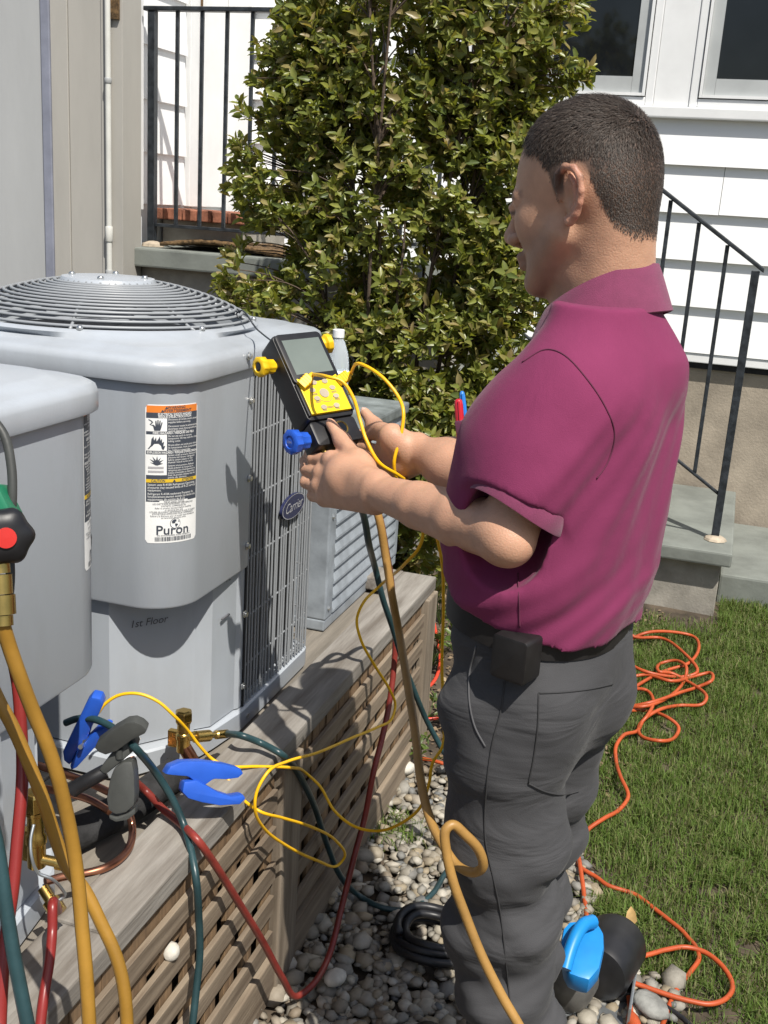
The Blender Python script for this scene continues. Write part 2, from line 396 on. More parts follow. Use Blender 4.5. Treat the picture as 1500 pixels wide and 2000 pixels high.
# ================================================================ stone steps and landing
SY0, SY1 = 4.14, 5.2
steps = thing('stone_steps', 'bluestone steps on concrete rising past the bush to the landing', 'steps', (0, 4.6, 0))
NS, RISE, RUN = 6, .19, .29
for i in range(NS):
    zt = .35 + RISE * i; xr = .115 - RUN * i
    xl = xr - RUN - .06 if i < NS - 1 else -2.495
    th = .055 if i < NS - 1 else .078
    MB().box(xl, xr, SY0 + .001 * i, SY1, zt - th, zt).build('tread' if i < NS - 1 else 'landing_slab', M_blue, steps, bevel=.008)
    MB().box(xl - .02, xr - .035, SY0 + .055 + .004 * i, SY1, -.1, zt - th - .0005).build('riser', M_conc, steps, bevel=.004)
_b = MB().box(.085, 1.9, 4.36, SY1, -.1, .20).build('lower_step', M_conc, steps, bevel=.01); _b.data.materials[0] = M_blue
# brick door step
bs = thing('brick_step', 'small red brick door step with a rowlock edge', 'step', (-2.35, 4.7, 1.3))
MB().box(-2.53, -2.13, 4.53, 5.0, 1.302, 1.412).build('base', M_conc, bs, bevel=.004)
for i in range(6):
    x0 = -2.54 + i * .073
    MB().box(x0, x0 + .067, 4.46 + random.uniform(-.003, .003), 4.66, 1.414, 1.462 + random.uniform(-.002, .002)).build('brick', M_brick, bs, bevel=.005)
for j in range(4):
    for i in range(2):
        MB().box(-2.54 + i * .216, -2.54 + i * .216 + .21, 4.67 + j * .074, 4.67 + j * .074 + .068, 1.414, 1.46 + random.uniform(-.002, .002)).build('brick', M_brick, bs, bevel=.005)
# door mat
xs, ys = np.linspace(-2.37, -1.75, 30), np.linspace(4.22, 4.62, 16)
mv = []; 
for x in xs:
    for y in ys: mv.append((x, y, 1.318 + .016 * math.sin((x + 2.3) * 9) * math.exp(-(y - 4.22) * 8) + random.uniform(-.003, .003)))
mf = [(i * 16 + j, (i + 1) * 16 + j, (i + 1) * 16 + j + 1, i * 16 + j + 1) for i in range(29) for j in range(15)]
dm = mesh_obj('door_mat', mv, mf, M_mat_, smooth=True); _s = dm.modifiers.new('thick', 'SOLIDIFY'); _s.thickness = .016; _s.offset = 1
tag(dm, 'brown coir door mat on the bluestone landing behind the railing', 'mat')

# ================================================================ iron railing
RY = 4.32
rail = thing('iron_railing', 'black iron railing along the landing and down the steps', 'railing', (.04, RY, .35))
def bar(x, z0, z1, w, name='baluster'):
    return MB().box(x - w / 2, x + w / 2, RY - w / 2, RY + w / 2, z0, z1).build(name, M_iron, rail, bevel=.0015, segs=1)
LZ = 1.30; TZ = 2.245
SLP = RISE / RUN
x_end, z_end = .06, 1.392
x_kn = x_end - (TZ - z_end) / SLP
bar(.043, .352, 1.39, .030, 'post'); bar(-2.465, LZ, TZ, .032, 'post'); bar(x_kn, .9, TZ, .028, 'post')
MB().box(-2.50, x_kn, RY - .02, RY + .02, TZ, TZ + .018).build('top_rail', M_iron, rail, bevel=.004)
MB().box(-2.448, x_kn - .015, RY - .009, RY + .009, 1.385, 1.399).build('bottom_rail', M_iron, rail, bevel=.002)
def slope_rail(x0, x1, zz, w, h, name):
    mb = MB(); z = lambda x: zz + (x_end - x) * SLP
    v = [(x0, RY - w, z(x0)), (x0, RY + w, z(x0)), (x0, RY + w, z(x0) + h), (x0, RY - w, z(x0) + h), (x1, RY - w, z(x1)), (x1, RY + w, z(x1)), (x1, RY + w, z(x1) + h), (x1, RY - w, z(x1) + h)]
    return mb.add(v, [(0, 3, 2, 1), (4, 5, 6, 7), (0, 1, 5, 4), (1, 2, 6, 5), (2, 3, 7, 6), (3, 0, 4, 7)]).build(name, M_iron, rail, bevel=.004)
slope_rail(x_kn, x_end + .012, z_end, .02, .018, 'hand_rail')
slope_rail(x_kn + .01, .03, .51, .009, .014, 'bottom_rail')
k = 0
for i in range(1, 12):
    x = .043 - .112 * i
    if x > x_kn + .03: bar(x, .523 + (x_end - x) * SLP, z_end + (x_end - x) * SLP - .002, .015)
x = -2.465 + .115
while x < x_kn - .04: bar(x, 1.399, TZ, .0145); x += .1125
MB().lathe([(.045, 0), (.04, .008), (.022, .016), (0, .018)], 9, Matrix.Translation((.045, RY - .01, .352))).build('mortar_collar', M_grout, rail)
MB().lathe([(.05, 0), (.045, .012), (.02, .022), (0, .024)], 9, Matrix.Translation((-2.45, RY - .02, LZ + .001))).build('mortar_collar', M_grout, rail)
# ================================================================ timber deck for the condensers
DX0, DX1, DY0, DY1, DZ = -1.80, -.70, .10, 2.80, .50
deck = thing('timber_platform', 'weathered timber platform with square lattice skirt carrying the condensers', 'platform', (-.7, 1.5, 0))
x = -.795; i = 0
while x > DX0:
    dz = random.uniform(-.002, .002)
    MB().box(x - .136, x, DY0, DY1 - .05, DZ - .03 + dz, DZ + dz).build('plank', M_deck, deck, bevel=.003)
    x -= .142
for a, b in ((DY0, 1.12), (1.124, DY1 - .003)):
    MB().box(-.792, -.694, a, b, .512, .55).build('cap_board', M_deckcap, deck, bevel=.004)
MB().box(DX0, -.793, DY1 - .095, DY1 + .005, .512, .549).build('cap_board', M_deckcap, deck, bevel=.004)
MB().box(-.742, -.706, DY0, DY1 - .05, .40, .511).build('beam', M_latv, deck)
MB().box(DX0, -.75, DY0, DY1 - .06, .38, .466).build('joist_frame', M_latv, deck)
MB().box(-.722, -.690, DY0, DY1 - .11, .0, .098).build('skirt_board', M_lath, deck, bevel=.004)
# lattice: uprights behind, rails in front
_u = MB().box(-.713, -.703, -.02, .02, .09, .51).build('lattice_slat', M_latv, None, bevel=.001, segs=1)
y = .34; first = True
while y < 2.66:
    if first: _u.location = (0, y, 0); adopt(_u, deck); first = False
    else: share('lattice_slat', _u, (random.uniform(-.001, .001), y + random.uniform(-.003, .003), random.uniform(-.004, .004)), deck)
    y += .0785
bays = [(.12, 1.69), (1.805, 2.69)]
for a, b in bays:
    src = None
    for k in range(5):
        z = .142 + k * .0785
        if src is None: src = MB().box(-.702, -.692, a, b, -.02, .02).build('lattice_rail', M_lath, None, bevel=.001, segs=1); src.location = (0, 0, z); adopt(src, deck)
        else: share('lattice_rail', src, (random.uniform(-.001, .001), 0, z + random.uniform(-.003, .003)), deck)
for a, b in ((1.70, 1.795), (2.70, 2.79)):
    MB().box(-.71, -.684, a, b, 0, .5115).build('post', M_post, deck, bevel=.004)
MB().box(-.79, -.712, 2.70, 2.79, 0, .511).build('post', M_post, deck, bevel=.004)
_u2 = MB().box(-.02, .02, 2.742, 2.752, .05, .51).build('lattice_slat', M_latv, None)
for k in range(11):
    if k == 0: _u2.location = (-.86, 0, 0); adopt(_u2, deck)
    else: share('lattice_slat', _u2, (-.86 - k * .0785, 0, 0), deck)
for k in range(5): MB().box(DX0, -.795, 2.753, 2.763, .122 + k * .0785, .162 + k * .0785).build('lattice_rail', M_lath, deck)
MB().box(DX0, DX0 + .09, .2, 2.7, 0, .38).build('rear_beam', M_latv, deck)

# ================================================================ condensing units
AX, AS, AR = -.835, .665, .085
def condenser(Y0, s, label, full=True, group=None):
    """unit with its rounded service corner at (AX, Y0); runs away from it along s*Y"""
    T = lambda q: (AX - q[0], Y0 + s * q[1], q[2])
    root = thing('air_conditioner', label, 'air conditioner', (AX - AS / 2, Y0 + s * AS / 2, DZ + .004), group)
    zb, zh, zc = DZ + .004, .85, 1.25
    prism = lambda poly, z0, z1, mb=None: loops(mb or MB(), [[T((p[0], p[1], z)) for p in poly] for z in (z0, z1)])
    # base pan with rolled lip
    rings = []
    def pan(off):
        pts = [p for p in rrect(off, AS - off, off, AS - off, .05, 4) if not (p[0] < .16 and p[1] < .27)]
        k0 = max(range(len(pts)), key=lambda k: -pts[k][0] * 0 + (pts[k][0] < .1) * (1 - pts[k][1]))   # last point before the cut corner
        i0 = next(k for k in range(len(pts)) if pts[k][0] < .1 and pts[(k + 1) % len(pts)][1] < .1)
        cut = [(off - .004, .275), (off + .012, .176), (off + .022, .135), (off * .7 + .112, off + .005), (off * .7 + .135, off - .0)]
        return pts[:i0 + 1] + cut + pts[i0 + 1:]
    for off, z in ((.004, zb), (0, zb + .004), (0, zb + .042), (.004, zb + .046), (.012, zb + .047)):
        rings.append([T((p[0], p[1], z)) for p in pan(off)])
    loops(MB(), rings).build('base_pan', M_ac, root, smooth=True, auto=35)
    # dark core (coil) set back behind the wire guard
    prism(rrect(.028, AS - .028, .292, AS - .028, .03), zb + .047, zc + .012).build('coil', M_coil, root)
    # posts on the other corners
    for poly in ([(.0, AS - .05), (.0, AS - .0), (.05, AS), (.05, AS - .012), (.012, AS - .012), (.012, AS - .05)],):
        pass
    prism(rrect(AS - .09, AS - .004, AS - .09, AS - .004, .04), zb + .046, zc + .01).build('corner_post', M_ac, root, smooth=True, auto=35)
    # upper access panel wrapping the corner
    def corner_path(off, r, x_far, y_far, n=12):
        pts = [(x_far, off)]
        for k in range(n + 1):
            a = math.radians(90 * k / n); pts.append((off + r - r * math.sin(a), off + r - r * math.cos(a)))
        pts.append((off, y_far)); return pts
    o_ = corner_path(0, AR, .36, .288); i_ = corner_path(.018, AR - .012, .36, .288)
    poly = o_ + i_[::-1]
    mb = MB(); n = len(o_)
    rings = []
    for z, e in ((zh, .003), (zh + .004, 0), (zc + .01, 0)):
        rings.append([T((p[0] + e * .5, p[1] + e * .5, z)) for p in o_] + [T((p[0], p[1], z)) for p in i_[::-1]])
    loops(mb, rings).build('access_panel', M_ac, root, smooth=True, auto=30)
    # recessed lower panel with a groove and a corner strip
    lo = [(.55, .016), (.140, .016), (.042, .142), (.038, .146), (.043, .152), (.026, .170), (.019, .178), (.010, .262), (.004, .270), (.004, .284)]
    li = [(.60, .10), (.60, .288), (.03, .288)]
    prism(lo + li[::-1], zb + .05, zh + .09).build('lower_panel', M_ac, root)
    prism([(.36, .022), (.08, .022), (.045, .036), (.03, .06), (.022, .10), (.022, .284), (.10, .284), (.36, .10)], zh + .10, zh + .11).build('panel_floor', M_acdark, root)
    # top cap with rolled edge, opening and shroud
    N = 96; c = AS / 2
    def rr_pt(a, off, r):
        h = c - off; dx, dy = math.cos(a), math.sin(a); t = h / max(abs(dx), abs(dy)); x, y = dx * t, dy * t
        k = h - r
        if abs(x) > k and abs(y) > k:
            cx, cy = math.copysign(k, x), math.copysign(k, y)
            bq = dx * cx + dy * cy; cq = cx * cx + cy * cy - r * r; t = bq + math.sqrt(max(0, bq * bq - cq)); x, y = dx * t, dy * t
        return c + x, c + y
    rings = []
    for off, r, z in ((.012, .07, zc - .006), (-.009, .085, zc - .006), (-.010, .085, zc - .002), (-.010, .085, zc + .020), (-.0075, .084, zc + .0275), (-.001, .082, zc + .0325), (.010, .08, zc + .0355), (.036, .075, zc + .0395), (.042, .075, zc + .043), (.052, .075, zc + .0437)):
        rings.append([T((*rr_pt(2 * math.pi * k / N, off, r), z)) for k in range(N)])
    for r, z in ((.292, zc + .053), (.284, zc + .058), (.278, zc + .058), (.272, zc + .05), (.268, zc - .02)):
        rings.append([T((c + r * math.cos(2 * math.pi * k / N), c + r * math.sin(2 * math.pi * k / N), z)) for k in range(N)])
    cap = loops(MB(), rings, cap0=False, cap1=False).build('top_cap', M_ac, root, smooth=True, auto=50)
    cw = Vector(T((c, c, 0)))
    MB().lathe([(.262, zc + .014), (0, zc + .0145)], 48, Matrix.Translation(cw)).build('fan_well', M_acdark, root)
    # fan guard: rings, ribs and the centre plate
    dome = lambda r: zc + .062 + .064 * max(0, 1 - (r / .272) ** 2) ** .85
    nr = 15
    for k in range(nr):
        r = .088 + (.272 - .088) * k / (nr - 1)
        v, f = [], []; n1, n2 = 64, 6
        for a in range(n1):
            for b in range(n2):
                t = 2 * math.pi * a / n1; u = 2 * math.pi * b / n2; rr = r + .0031 * math.cos(u)
                v.append((cw.x + rr * math.cos(t), cw.y + rr * math.sin(t), dome(r) + .0031 * math.sin(u)))
                f.append((a * n2 + b, ((a + 1) % n1) * n2 + b, ((a + 1) % n1) * n2 + (b + 1) % n2, a * n2 + (b + 1) % n2))
        mesh_obj('guard_ring', v, f, M_wire, root, smooth=True)
    for k in range(8):
        t = 2 * math.pi * (k + .35) / 8
        pts = [(cw.x + r * math.cos(t + .25 * (r - .08)), cw.y + r * math.sin(t + .25 * (r - .08)), dome(r) - .005) for r in np.linspace(.06, .282, 12)]
        MB().tube(pts, .0032, 6).build('guard_rib', M_wire, root, smooth=True)
    pl = MB().lathe([(.092, dome(.09) - .001), (.088, dome(.09) + .006), (.05, dome(.05) + .004), (0, dome(0) + .004)], 40, Matrix.Translation(cw)).build('centre_plate', M_ac, root, smooth=True, auto=40)
    for k in range(4):
        t = math.radians(20 + 90 * k); q = (cw.x + .07 * math.cos(t), cw.y + .07 * math.sin(t), dome(.07) + .004)
        MB().lathe([(.0065, 0), (.0065, .004), (.004, .0065), (0, .0068)], 8, Matrix.Translation(q)).build('screw', M_screw, pl, smooth=True)
    for k in range(8):
        t = math.radians(k * 45 + 22); q = (cw.x + .282 * math.cos(t), cw.y + .282 * math.sin(t), zc + .058)
        MB().lathe([(.006, 0), (.006, .004), (.0035, .007), (0, .0072)], 8, Matrix.Translation(q)).build('screw', M_screw, root, smooth=True)
    def screw(q, d):
        return MB().lathe([(.0075, 0), (.0075, .0015), (.005, .002), (.005, .006), (0, .0065)], 10, aim(q, d)).build('screw', M_screw, root, smooth=True, auto=40)
    if full:
        # wire guard on the side and round the far corner
        zt, z0 = zc + .006, zb + .050
        path = [(0.0, v_) for v_ in np.arange(.293, AS - .055, .0148)]
        for k in range(1, 7):
            a = math.radians(15 * k); path.append((.05 - .05 * math.cos(a), AS - .055 + .05 * math.sin(a)))
        src = MB().box(-.0019, .0019, -.0019, .0019, z0, zt).build('guard_wire', M_wire, None, bevel=.0009, segs=1)
        for k, (u, v_) in enumerate(path):
            q = T((u + .002, v_, 0))
            if k == 0: src.location = q; adopt(src, root)
            else: share('guard_wire', src, (q[0] + random.uniform(-.0012, .0012), q[1] + random.uniform(-.0008, .0008), 0), root)
        for z in (1.112, .985, .862, .740, .635, .566):
            pts = [T((u + .0055, v_, z)) for u, v_ in [(0, .282)] + path]
            MB().tube(pts, .0022, 6).build('cross_wire', M_wire, root, smooth=True)
        MB().box(AX - .016, AX - .001, Y0 + .285, Y0 + .2905, zb + .047, zc).build('edge_strip', M_acdark, root)
        for z in (.60, .755, .895, 1.03, 1.18): screw(T((-.0005, .279 if z < .85 or z > 1.1 else .281, z)), (1, 0, 0))
        screw(T((-.0005, .30, zb + .022)), (1, 0, 0))
        screw(T((.40, -.012, zc + .018)), (0, -s, 0)); screw(T((-.012, .24, zc + .018)), (1, 0, 0))
    else:
        screw(T((-.012, .3, zc + .018)), (1, 0, 0))
    return root, T
ac1, T1 = condenser(1.547, 1, 'tall grey condenser with warning label, wire guard and domed fan grille')
ac2, T2 = condenser(1.352, -1, 'grey condenser behind the foreground hoses, with plain side panel', full=False)

# ---- warning label wrapped round the service corner
def wrap_label(T, root, w, z0, z1, a_mid):
    """label space: u 0..w (left to right as read), v 0..h (bottom to top) mapped on the corner cylinder"""
    h = z1 - z0
    lab = bpy.data.objects.new('warning_label', None); COL.objects.link(lab); adopt(lab, root)
    def m(u, v, e):
        a = a_mid + (u - w / 2) / AR                   # 0 = facing the front, 90 deg = facing the side
        r = AR + e
        return T((AR - r * math.sin(a), AR - r * math.cos(a), z0 + v))
    def patch(u0, u1, v0, v1, mt, e, name, rc=0):
        n = max(2, int((u1 - u0) / .006)); V, Fc = [], []
        if rc:
            pl = rrect(u0, u1, v0, v1, rc, 5); cx, cy = (u0 + u1) / 2, (v0 + v1) / 2
            # columns so that it can bend
            us = np.linspace(u0, u1, 24)
            for u in us:
                d = max(0, rc - min(u - u0, u1 - u)); c_ = rc - math.sqrt(max(0, rc * rc - d * d)); V += [m(u, v0 + c_, e), m(u, v1 - c_, e)]
            n = 23
        else:
            for k in range(n + 1):
                u = u0 + (u1 - u0) * k / n; V += [m(u, v0, e), m(u, v1, e)]
        for k in range(n): Fc.append((2 * k, 2 * k + 2, 2 * k + 3, 2 * k + 1))
        return mesh_obj(name, V, Fc, mt, lab, smooth=True)
    def line(body, u, v, size, mt, e=.0011, width=None, bold=.0, name='lettering', align='CENTER'):
        V, Fc = text_geo(body, size, align, bold, width=width)
        if len(V): mesh_obj(name, [m(u + q[0], v + q[1], e) for q in V], Fc, mt, lab)
    def shape(poly, mt, name, e=.0012):
        bm = bmesh.new(); vs = [bm.verts.new((p[0], p[1], 0)) for p in poly]; bm.faces.new(vs); bmesh.ops.triangulate(bm, faces=bm.faces)
        V = [m(q.co.x, q.co.y, e) for q in bm.verts]; bm.verts.index_update(); Fc = [tuple(q.index for q in f.verts) for f in bm.faces]; bm.free()
        mesh_obj(name, V, Fc, mt, lab)
    k = h / 1860.0                                        # photo-crop units: label 1860 tall, 640 wide
    ku = w / 640.0
    U = lambda a: a * ku
    Vv = lambda a: h - a * k
    patch(0, w, 0, h, M_white, .0004, 'backing', rc=.006)
    patch(U(14), U(626), Vv(105), Vv(14), M_orange_p, .0007, 'warning_band')
    patch(U(10), U(630), Vv(1290), Vv(105.5), M_dark_p, .0007, 'text_panel')
    patch(U(8), U(632), Vv(1030), Vv(985), M_yellow_p, .0009, 'caution_band')
    patch(U(10), U(240), Vv(350), Vv(178), M_white, .0009, 'pictogram'); patch(U(10), U(240), Vv(605), Vv(392), M_white, .0009, 'pictogram'); patch(U(10), U(240), Vv(930), Vv(655), M_white, .0009, 'pictogram')
    line('▲ WARNING'.replace('▲', ''), U(345), Vv(38), .0062, M_dark_p, width=U(210), bold=.02); line('AVERTISSEMENT', U(370), Vv(80), .0062, M_dark_p, width=U(340), bold=.02)
    for py, u0 in ((40, 215), (82, 170)): shape([(U(u0), Vv(py + 16)), (U(u0 + 38), Vv(py + 16)), (U(u0 + 19), Vv(py - 18))], M_dark_p, 'triangle')
    W_ = M_white
    line('ELECTRICAL SHOCK HAZARD', U(340), Vv(127), .0056, W_, width=U(400), bold=.02); line("RISQUE D'ELECTROCUTION", U(340), Vv(160), .0054, W_, width=U(390), bold=.02)
    for t, py, wd in (('Disconnect all remote electric power', 195, 370), ('supplies before servicing.', 230, 275), ('Deconnecter toutes les alimentations', 282, 370), ("electriques avant d'entreprendre le", 317, 365), ('service dentretien.', 345, 215)):
        line(t, U(252), Vv(py), .0046, W_, align='LEFT', width=U(wd))
    line('FIRE HAZARD / RISQUE DE FEU', U(330), Vv(372), .0054, W_, width=U(490), bold=.02)
    for t, py, wd in (('Do not use torch to remove', 412, 290), ('components. Oil may catch fire. Use', 445, 370), ('tubing cutter.', 480, 150), ('Ne pas utiliser une torche pour retirer', 530, 370), ('les composantes. Huile peut prendre', 565, 370), ('feu. Utilisez coupe-tube.', 600, 280)):
        line(t, U(252), Vv(py), .0046, W_, align='LEFT', width=U(wd))
    line("EXPLOSION HAZARD / RISQUE D'EXPLOSION", U(322), Vv(630), .0054, W_, width=U(600), bold=.02)
    for t, py, wd in (('System under pressure. Relieve all', 665, 360), ('pressure and recover refrigerant', 697, 340), ('before system repairs or final', 729, 310), ('disposal. Use all service ports.', 761, 320), ('Systeme sous pression. Relevez', 805, 330), ('toute pression et recuperez le', 837, 325), ("refrigerant avant d'entreprendre les", 869, 350), ("travaux d'entretien ou disposition", 901, 345), ('finale du produit. Utilisez tous les', 933, 350), ('ports de service.', 964, 230)):
        line(t, U(252), Vv(py), .0044, W_, align='LEFT', width=U(wd))
    line('CAUTION', U(145), Vv(1008), .0064, M_dark_p, width=U(155), bold=.02); line('ATTENTION', U(500), Vv(1008), .0064, M_dark_p, width=U(160), bold=.02)
    shape([(U(310), Vv(1026)), (U(345), Vv(1026)), (U(327), Vv(991))], M_dark_p, 'triangle')
    for t, py, wd in (('System uses R-410A Refrigerant Operating', 1060, 570), ('pressures may exceed limits of R-22 service', 1098, 580), ('equipment.', 1135, 150), ('Refrigerant R-410A seulement Pressions de', 1185, 545), ('fonctionnement peuvent exceder les limites des', 1222, 580), ('equipements de service de R-22', 1260, 430)):
        line(t, U(28), Vv(py), .0056, W_, align='LEFT', width=U(wd))
    patch(U(160), U(500), Vv(1308), Vv(1276), M_white, .0009, 'notice_strip'); line('MISE EN GARDE / NOTICE', U(330), Vv(1292), .0048, M_dark_p, e=.0013, width=U(240))
    D_ = M_dark_p
    for t, py, wd in (('USE ONLY R-410A REFRIGERANT AND APPROVED', 1322, 490), ('SYNTHETIC COMPRESSOR OIL.', 1350, 300), ('Refer to product literature before installing', 1378, 440), ('or servicing this unit.', 1404, 220), ('UTILISER SEULEMENT REFRIGERANT R-410A ET HUILES', 1432, 560), ('SYNTHETIQUES APPROUVEES POUR COMPRESSEUR', 1458, 500), ('Referer a la litterature pour ce produit avant linstallation', 1486, 540), ("ou lentretien de cette unite.", 1512, 300)):
        line(t, U(330), Vv(py), .0040, D_, width=U(wd))
    # globe above the name
    gp = [(U(345) + .0092 * math.cos(a), Vv(1592) + .0092 * math.sin(a)) for a in np.linspace(0, 2 * math.pi, 40)]
    gi = [(U(345) + .0084 * math.cos(a), Vv(1592) + .0084 * math.sin(a)) for a in np.linspace(0, 2 * math.pi, 40)]
    shape(gp[:-1], D_, 'globe', e=.0010); shape(gi[:-1], W_, 'globe', e=.0013)
    shape([(U(345) + .0084 * x_, Vv(1592) + .0084 * y_) for x_, y_ in ((-.75, .5), (-.3, .85), (.15, .8), (.2, .45), (-.1, .3), (-.05, .05), (-.35, .1), (-.5, -.05), (-.7, .2))], D_, 'globe', e=.0016)
    shape([(U(345) + .0084 * x_, Vv(1592) + .0084 * y_) for x_, y_ in ((0, -.05), (.4, -.1), (.55, -.35), (.3, -.55), (.15, -.9), (0, -.55), (-.1, -.3))], D_, 'globe', e=.0016)
    shape([(U(345) + .0084 * x_, Vv(1592) + .0084 * y_) for x_, y_ in ((.6, .65), (.85, .35), (.8, .1), (.65, .3))], D_, 'globe', e=.0016)
    line('Puron', U(320), Vv(1685), .0225, D_, width=U(385), bold=.012); line('.', U(530), Vv(1712), .008, D_)
    line('the environmentally sound refrigerant', U(335), Vv(1752), .0040, D_, width=U(400))
    u = 110
    while u < 545:
        bw = random.choice((4, 4, 7, 11)); patch(U(u), U(u + bw), Vv(1832), Vv(1775), D_, .0010, 'barcode_bar'); u += bw + random.choice((4, 5, 8))
    # pictograms: hand with wire, flame, burst over a pipe
    hand = [(100, 340), (88, 285), (78, 262), (92, 262), (112, 285), (110, 215), (122, 205), (130, 270), (134, 198), (146, 198), (148, 268), (158, 205), (169, 208), (166, 275), (180, 225), (190, 232), (176, 300), (164, 340)]
    shape([(U(a), Vv(b)) for a, b in hand], D_, 'hand_symbol')
    wire = [(38, 190), (75, 212), (88, 232), (62, 262), (82, 268), (84, 278), (48, 262), (72, 232), (64, 220), (36, 202)]
    shape([(U(a), Vv(b)) for a, b in wire], D_, 'wire_symbol')
    flame = [(28, 585), (62, 530), (70, 450), (92, 415), (98, 470), (120, 425), (126, 480), (150, 440), (160, 412), (170, 470), (184, 440), (186, 500), (208, 480), (200, 545), (222, 535), (205, 590)]
    shape([(U(a), Vv(b)) for a, b in flame], D_, 'flame_symbol')
    burst = [(112, 795), (55, 760), (98, 768), (50, 715), (102, 742), (80, 680), (120, 732), (132, 672), (142, 732), (175, 690), (155, 745), (205, 722), (164, 765), (200, 775), (136, 800)]
    shape([(U(a), Vv(b)) for a, b in burst], D_, 'burst_symbol')
    for b0 in (815, 868):
        patch(U(32), U(205), Vv(b0 + 30), Vv(b0), M_silver, .0012, 'pipe_symbol')
    return lab
wrap_label(T1, ac1, .094, P(335, 1060, X=-.858)[2], P(335, 791, X=-.858)[2], math.radians(48))
wrap_label(T2, ac2, .094, P(178, 1300, X=-.858)[2] + .17, P(178, 1300, X=-.858)[2] + .41, math.radians(52))

# ---- oval badge on the wire guard
def badge(root):
    c = P(572, 988, X=AX + .006)
    q0, q1 = P(545, 1012, X=AX + .006), P(598, 964, X=AX + .006)
    hw, hh = .062, .026
    M = basis(c, (0, 1, 0), (0, 0, 1))                    # x along Y, y up, z out to +X
    M = M @ Matrix.Rotation(math.radians(0), 4, 'Z')
    el = [(hw * math.cos(a), hh * math.sin(a)) for a in np.linspace(0, 2 * math.pi, 49)[:-1]]
    pl = MB().prism(el, M, -.004, .002).build('badge', M_navy, root)
    v, f = [], []
    for a in np.linspace(0, 2 * math.pi, 49)[:-1]:
        for k_ in (.93, .97): v.append(tuple(M @ Vector((hw * k_ * math.cos(a), hh * k_ * math.sin(a), .0024))))
    f = [(2 * i, 2 * ((i + 1) % 48), 2 * ((i + 1) % 48) + 1, 2 * i + 1) for i in range(48)]
    mesh_obj('badge_rim', v, f, M_silver, pl)
    V, Fc = text_geo('Carrier', .030, bold=.0, shear=.35, width=.092)
    mesh_obj('lettering', [tuple(M @ Vector((q[0], q[1], .0026))) for q in V], Fc, M_silver, pl)
badge(ac1)
def on_panel(body, size, c, x, y, mt, root, name='handwriting', shear=.1, width=None):
    """ink on a flat panel at c, x to the reader's right"""
    M = basis(c, x, y); V, Fc = text_geo(body, size, shear=shear, width=width)
    return mesh_obj(name, [tuple(M @ Vector((q[0], q[1], 0))) for q in V], Fc, mt, root)
# the flat recessed panel runs from (.128,.012) to (.034,.134)
pd = Vector((.098, .126, 0)).normalized(); pn = Vector((pd.y, -pd.x, 0))
pc = Vector(T1((.095, .074, .795))) + pn * .0018
on_panel('1st Floor', .020, pc, pd, (0, 0, 1), M_pen_ink, ac1, shear=.2, width=.070)
on_panel('FL', .02, Vector(T1((.0125, .225, .845))) + Vector((.0025, 0, 0)), (.08, 1, 0), (0, 0, 1), M_pen_ink, ac1, shear=.2)
MB().box(AX - .012, AX - .0085, 1.547 + .20, 1.547 + .232, .768, .7705).build('ink_mark', M_pen_ink, ac1)

# ================================================================ older louvred unit
lv = thing('air_conditioner', 'older boxy grey condenser with horizontal louvres and flat top', 'air conditioner', (-1.17, 2.7, DZ))
LX, LY0, LY1, LZ0, LZ1 = -.872, 2.385, 2.985, DZ + .003, .985
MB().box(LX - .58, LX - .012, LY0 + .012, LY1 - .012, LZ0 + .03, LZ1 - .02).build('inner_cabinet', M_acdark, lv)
MB().box(LX - .6, LX, LY0, LY1, LZ0, LZ0 + .029).build('base_pan', M_galv, lv, bevel=.004)
MB().box(LX - .608, LX + .008, LY0 - .008, LY1 + .008, LZ1 - .02, LZ1 + .012).build('top_panel', M_galvtop, lv, bevel=.006)
for y0, y1 in ((LY0, LY0 + .05), (LY1 - .03, LY1)):
    MB().box(LX - .05, LX + .002, y0, y1, LZ0 + .0295, LZ1 - .0205).build('corner_post', M_galv, lv, bevel=.004)
MB().box(LX - .58, LX - .05, LY0 + .003, LY0 + .011, LZ0 + .0295, LZ1 - .0205).build('front_panel', M_galv, lv)
NL = 11; ph = (LZ1 - LZ0 - .055) / NL
def louvre():
    mb = MB(); a, b = LY0 + .051, LY1 - .031
    pr = [(-.012, 0), (.004, .004), (.004, .010), (-.004, ph * .95), (-.012, ph * .98)]
    v = [(LX + x_, a, z_) for x_, z_ in pr] + [(LX + x_, b, z_) for x_, z_ in pr]; n = len(pr)
    return mb.add(v, [tuple(range(n)), tuple(range(2 * n - 1, n - 1, -1))] + [(k, (k + 1) % n, n + (k + 1) % n, n + k) for k in range(n)]).build('louvre', M_galv)
_l = louvre()
for k in range(NL):
    if k == 0: _l.location = (0, 0, LZ0 + .031); adopt(_l, lv)
    else: share('louvre', _l, (0, 0, LZ0 + .031 + k * ph), lv)
for z in (.56, .80): MB().lathe([(.006, 0), (.006, .002), (.003, .005), (0, .0052)], 8, aim((LX + .002, LY0 + .02, z), (1, 0, 0))).build('screw', M_screw, lv)
